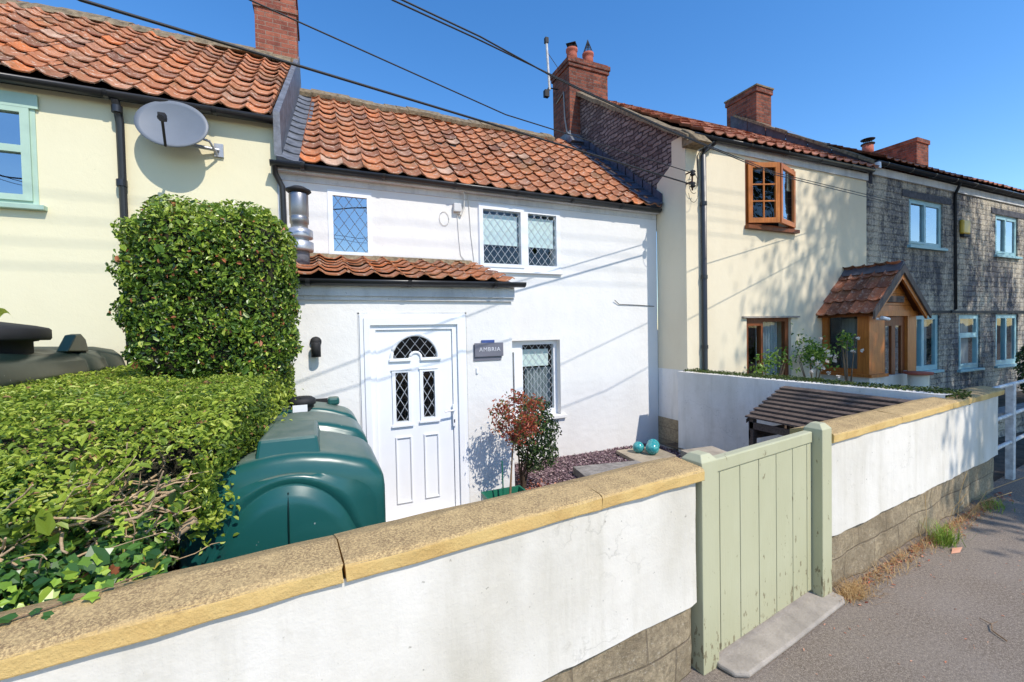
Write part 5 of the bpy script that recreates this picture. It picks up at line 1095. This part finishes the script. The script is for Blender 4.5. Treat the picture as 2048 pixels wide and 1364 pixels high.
n=500; Pd=np.array([F(a,b,.006) for a,b in zip(RNG.uniform(.0,3.6,n),-.01-np.abs(RNG.normal(0,.06,n)))]); leaves('wall_foot_debris',M['litter'],Pd,np.tile([0,0,1.],(n,1)),.026,jit=.6,tint=RNG.uniform(.2,1,n)); tag(bpy.data.objects['wall_foot_debris'],'brown leaf scraps gathered along the foot of the right wall','leaf litter',kind='stuff')
n=520; P=np.array([F(a,b,.004) for a,b in zip(RNG.uniform(-1.2,5,n),-.1-RNG.random(n)**1.3*3)]); leaves('pavement_grit',M['litter'],P,np.tile([0,0,1.],(n,1)),.014,jit=.3,tint=RNG.uniform(.6,1,n)); tag(bpy.data.objects['pavement_grit'],'pale grit and leaf scraps scattered over the pavement','grit',kind='stuff')
# dark shrub at the far right and planting behind the railing
P,N=shell(lambda P:rbox(P,(15.6,4.3,.75),(.5,.35,.65),.3),(14.9,3.8,0),(16.3,4.8,1.6),1800,-.12,.03,.08,5,8); sh=thing('dark_shrub',(15.6,4.3,-.05),'small dark bush in front of the far stone house windows','shrub'); leaves('foliage',M['leaf_dark'],P,N,.09,sh); MB().tube([(15.6,4.3,-.05),(15.6,4.3,.6)],.03,6).build('stem',M['bark_dark'],sh)
lw=thing('low_wall',(9.5,4.0,-.05),'low grey stone kerb wall in the shaded garden behind the white railing','wall'); MB().box(7.4,14,3.35,3.5,-.05,.32).build('stone_course',M['stone'],lw); MB().box(7.4,14,3.3,3.55,.321,.37).build('capping',M['slab'],lw)
# ================================================================ INSULATOR BRACKET AND WIRES
ib=thing('insulator_bracket',(5.45,5.2,4.2),'rusty iron bracket with two insulators on the corner of the cream house','bracket')
mb=MB(); mb.tube([(5.46,5.20,4.08),(5.46,5.20,4.40)],.014,6); mb.tube([(5.46,5.2,4.22),(5.46,5.33,4.22)],.014,6); mb.tube([(5.46,5.2,4.38),(5.46,5.33,4.38)],.012,6); mb.build('iron_arm',M['rust'],ib)
for z in (4.16,4.345): MB().lathe((5.45,5.18,z),[(0,-.04),(.03,-.04),(.045,-.02),(.028,0),(.045,.02),(.03,.04),(0,.045)],12).build('insulator',M['black_dull'],ib)
mb=MB(); 
def loop(c,rx,rz,a0,a1): return [(c[0]+rx*math.cos(a0+(a1-a0)*k/14),c[1],c[2]+rz*math.sin(a0+(a1-a0)*k/14)) for k in range(15)]
mb.tube(loop((5.56,5.27,4.22),.10,.16,0,5.2),.005,5); mb.tube(loop((5.50,5.22,4.06),.10,.16,3.3,6.6),.004,5); mb.tube([(5.68,5.3,4.2),(5.72,5.32,4.35),(5.70,5.32,4.7),(5.78,5.31,4.82),(5.9,5.3,4.85)],.009,6); mb.build('cable_tail',M['cable'],ib)
# directions found from the photo: each wire rises to a pole far to the left
def wire(pts,r,label,sagd=0):
    P=[Vector(p) for p in pts]; out=[]
    for a,b in zip(P[:-1],P[1:]):
        for k in range(12): 
            t=k/12; q=a.lerp(b,t); out.append(q)
    out.append(P[-1]); mb=MB(); mb.tube(out,r,6); o=mb.build('overhead_wire',M['cable'],None,tuple(P[0])); return tag(o,label,'wire','overhead wires')
wire([(5.45,5.18,4.16),(-1.338,3.6,4.03),(-5.2,1.9,4.7),(-9,.1,5.9),(-13.8,-2.2,8.12)],.011,'thick overhead wire reaching the lower insulator on the cream house corner')
wire([(5.45,5.18,4.345),(1.866,4.326,4.227),(-.43,3.78,4.41),(-5,2.0,5.1),(-9,.2,6.2),(-14.2,-2.2,8.12)],.0065,'thin overhead wire reaching the upper insulator on the cream house corner')
wire([(11.6,5.29,4.52),(6.19,4.32,4.149),(3.45,3.547,3.98),(2.03,3.12,3.915),(1.0,2.8,3.878),(.43,2.635,3.855),(-3,1.55,4.2),(-8,-.1,5.7),(-14.6,-2.2,8.12)],.0055,'upper of the paired overhead wires crossing the sky towards the far stone house')
wire([(11.6,5.28,4.46),(5.158,3.601,3.749),(3.061,3.146,3.736),(1.868,2.872,3.745),(1.59,2.804,3.751),(.972,2.639,3.782),(.452,2.523,3.79),(-3,1.5,4.25),(-8,-.15,5.8),(-14.75,-2.2,8.12)],.0055,'lower of the paired overhead wires crossing the sky towards the far stone house')
# wooden pole off to the left carrying them
pz=thing('telegraph_pole',(-14.2,-2.2,0),'wooden telegraph pole up the street to the left','pole'); MB().tube([(-14.2,-2.2,-.2),(-14.2,-2.2,8.6)],[.15,.10],12).build('shaft',M['bark_dark'],pz); MB().box(-14.9,-13.5,-2.28,-2.12,8.0,8.12).build('crossarm',M['bark_dark'],pz)
for i in range(4):
    z=(9.15,9.40,9.64,9.90)[i]; mb=MB(); mb.tube([(-40,.6,z+.1),(-14,.6,z),(12,.6,z-.03),(40,.6,z+.1)],.0055,6); tag(mb.build('street_cable',M['cable'],None,(0,.6,z)),['lowest','second lowest','second highest','highest'][i]+' street cable strung high above the pavement','cable','street cables above the pavement')
# ================================================================ STREET TREES (behind the photographer, they shade the right)
def tree(x,y,h,rx,z0,n,seed,label,ry=None):
    r=random.Random(seed); t=thing('street_tree',(x,y,0),label,'tree','trees across the road'); mb=MB(); mb.tube([(x,y,-.1),(x+.1,y,z0*.6),(x,y,z0+1)],[.28,.22,.16],10)
    cl=[]
    for k in range(120):
        a=r.uniform(0,6.28); q=r.random()**.5; zz=r.uniform(z0,h); f=max(1-(zz-z0)/(h-z0),.03)**.75
        c=Vector((x+rx*q*f*math.cos(a),y+(ry or rx)*q*f*math.sin(a),zz)); cl.append(c)
        if k<40: mb.tube([(x,y,z0+ (zz-z0)*.3),(Vector((x,y,zz))*.5+c*.5),c],[.09,.05,.02],6)
    mb.build('trunk',M['bark_dark'],t)
    P=np.array([cl[i%120] for i in range(n)])+RNG.normal(0,.6,(n,3)); leaves('crown',M['leaf_tree'],P,P-np.array([x,y,(h+z0)/2]),.20,t,wid=.6)
tree(14.9,-3.6,17.5,7.6,6.0,46000,1,'tall leafy tree across the road opposite the cream house',4.2)
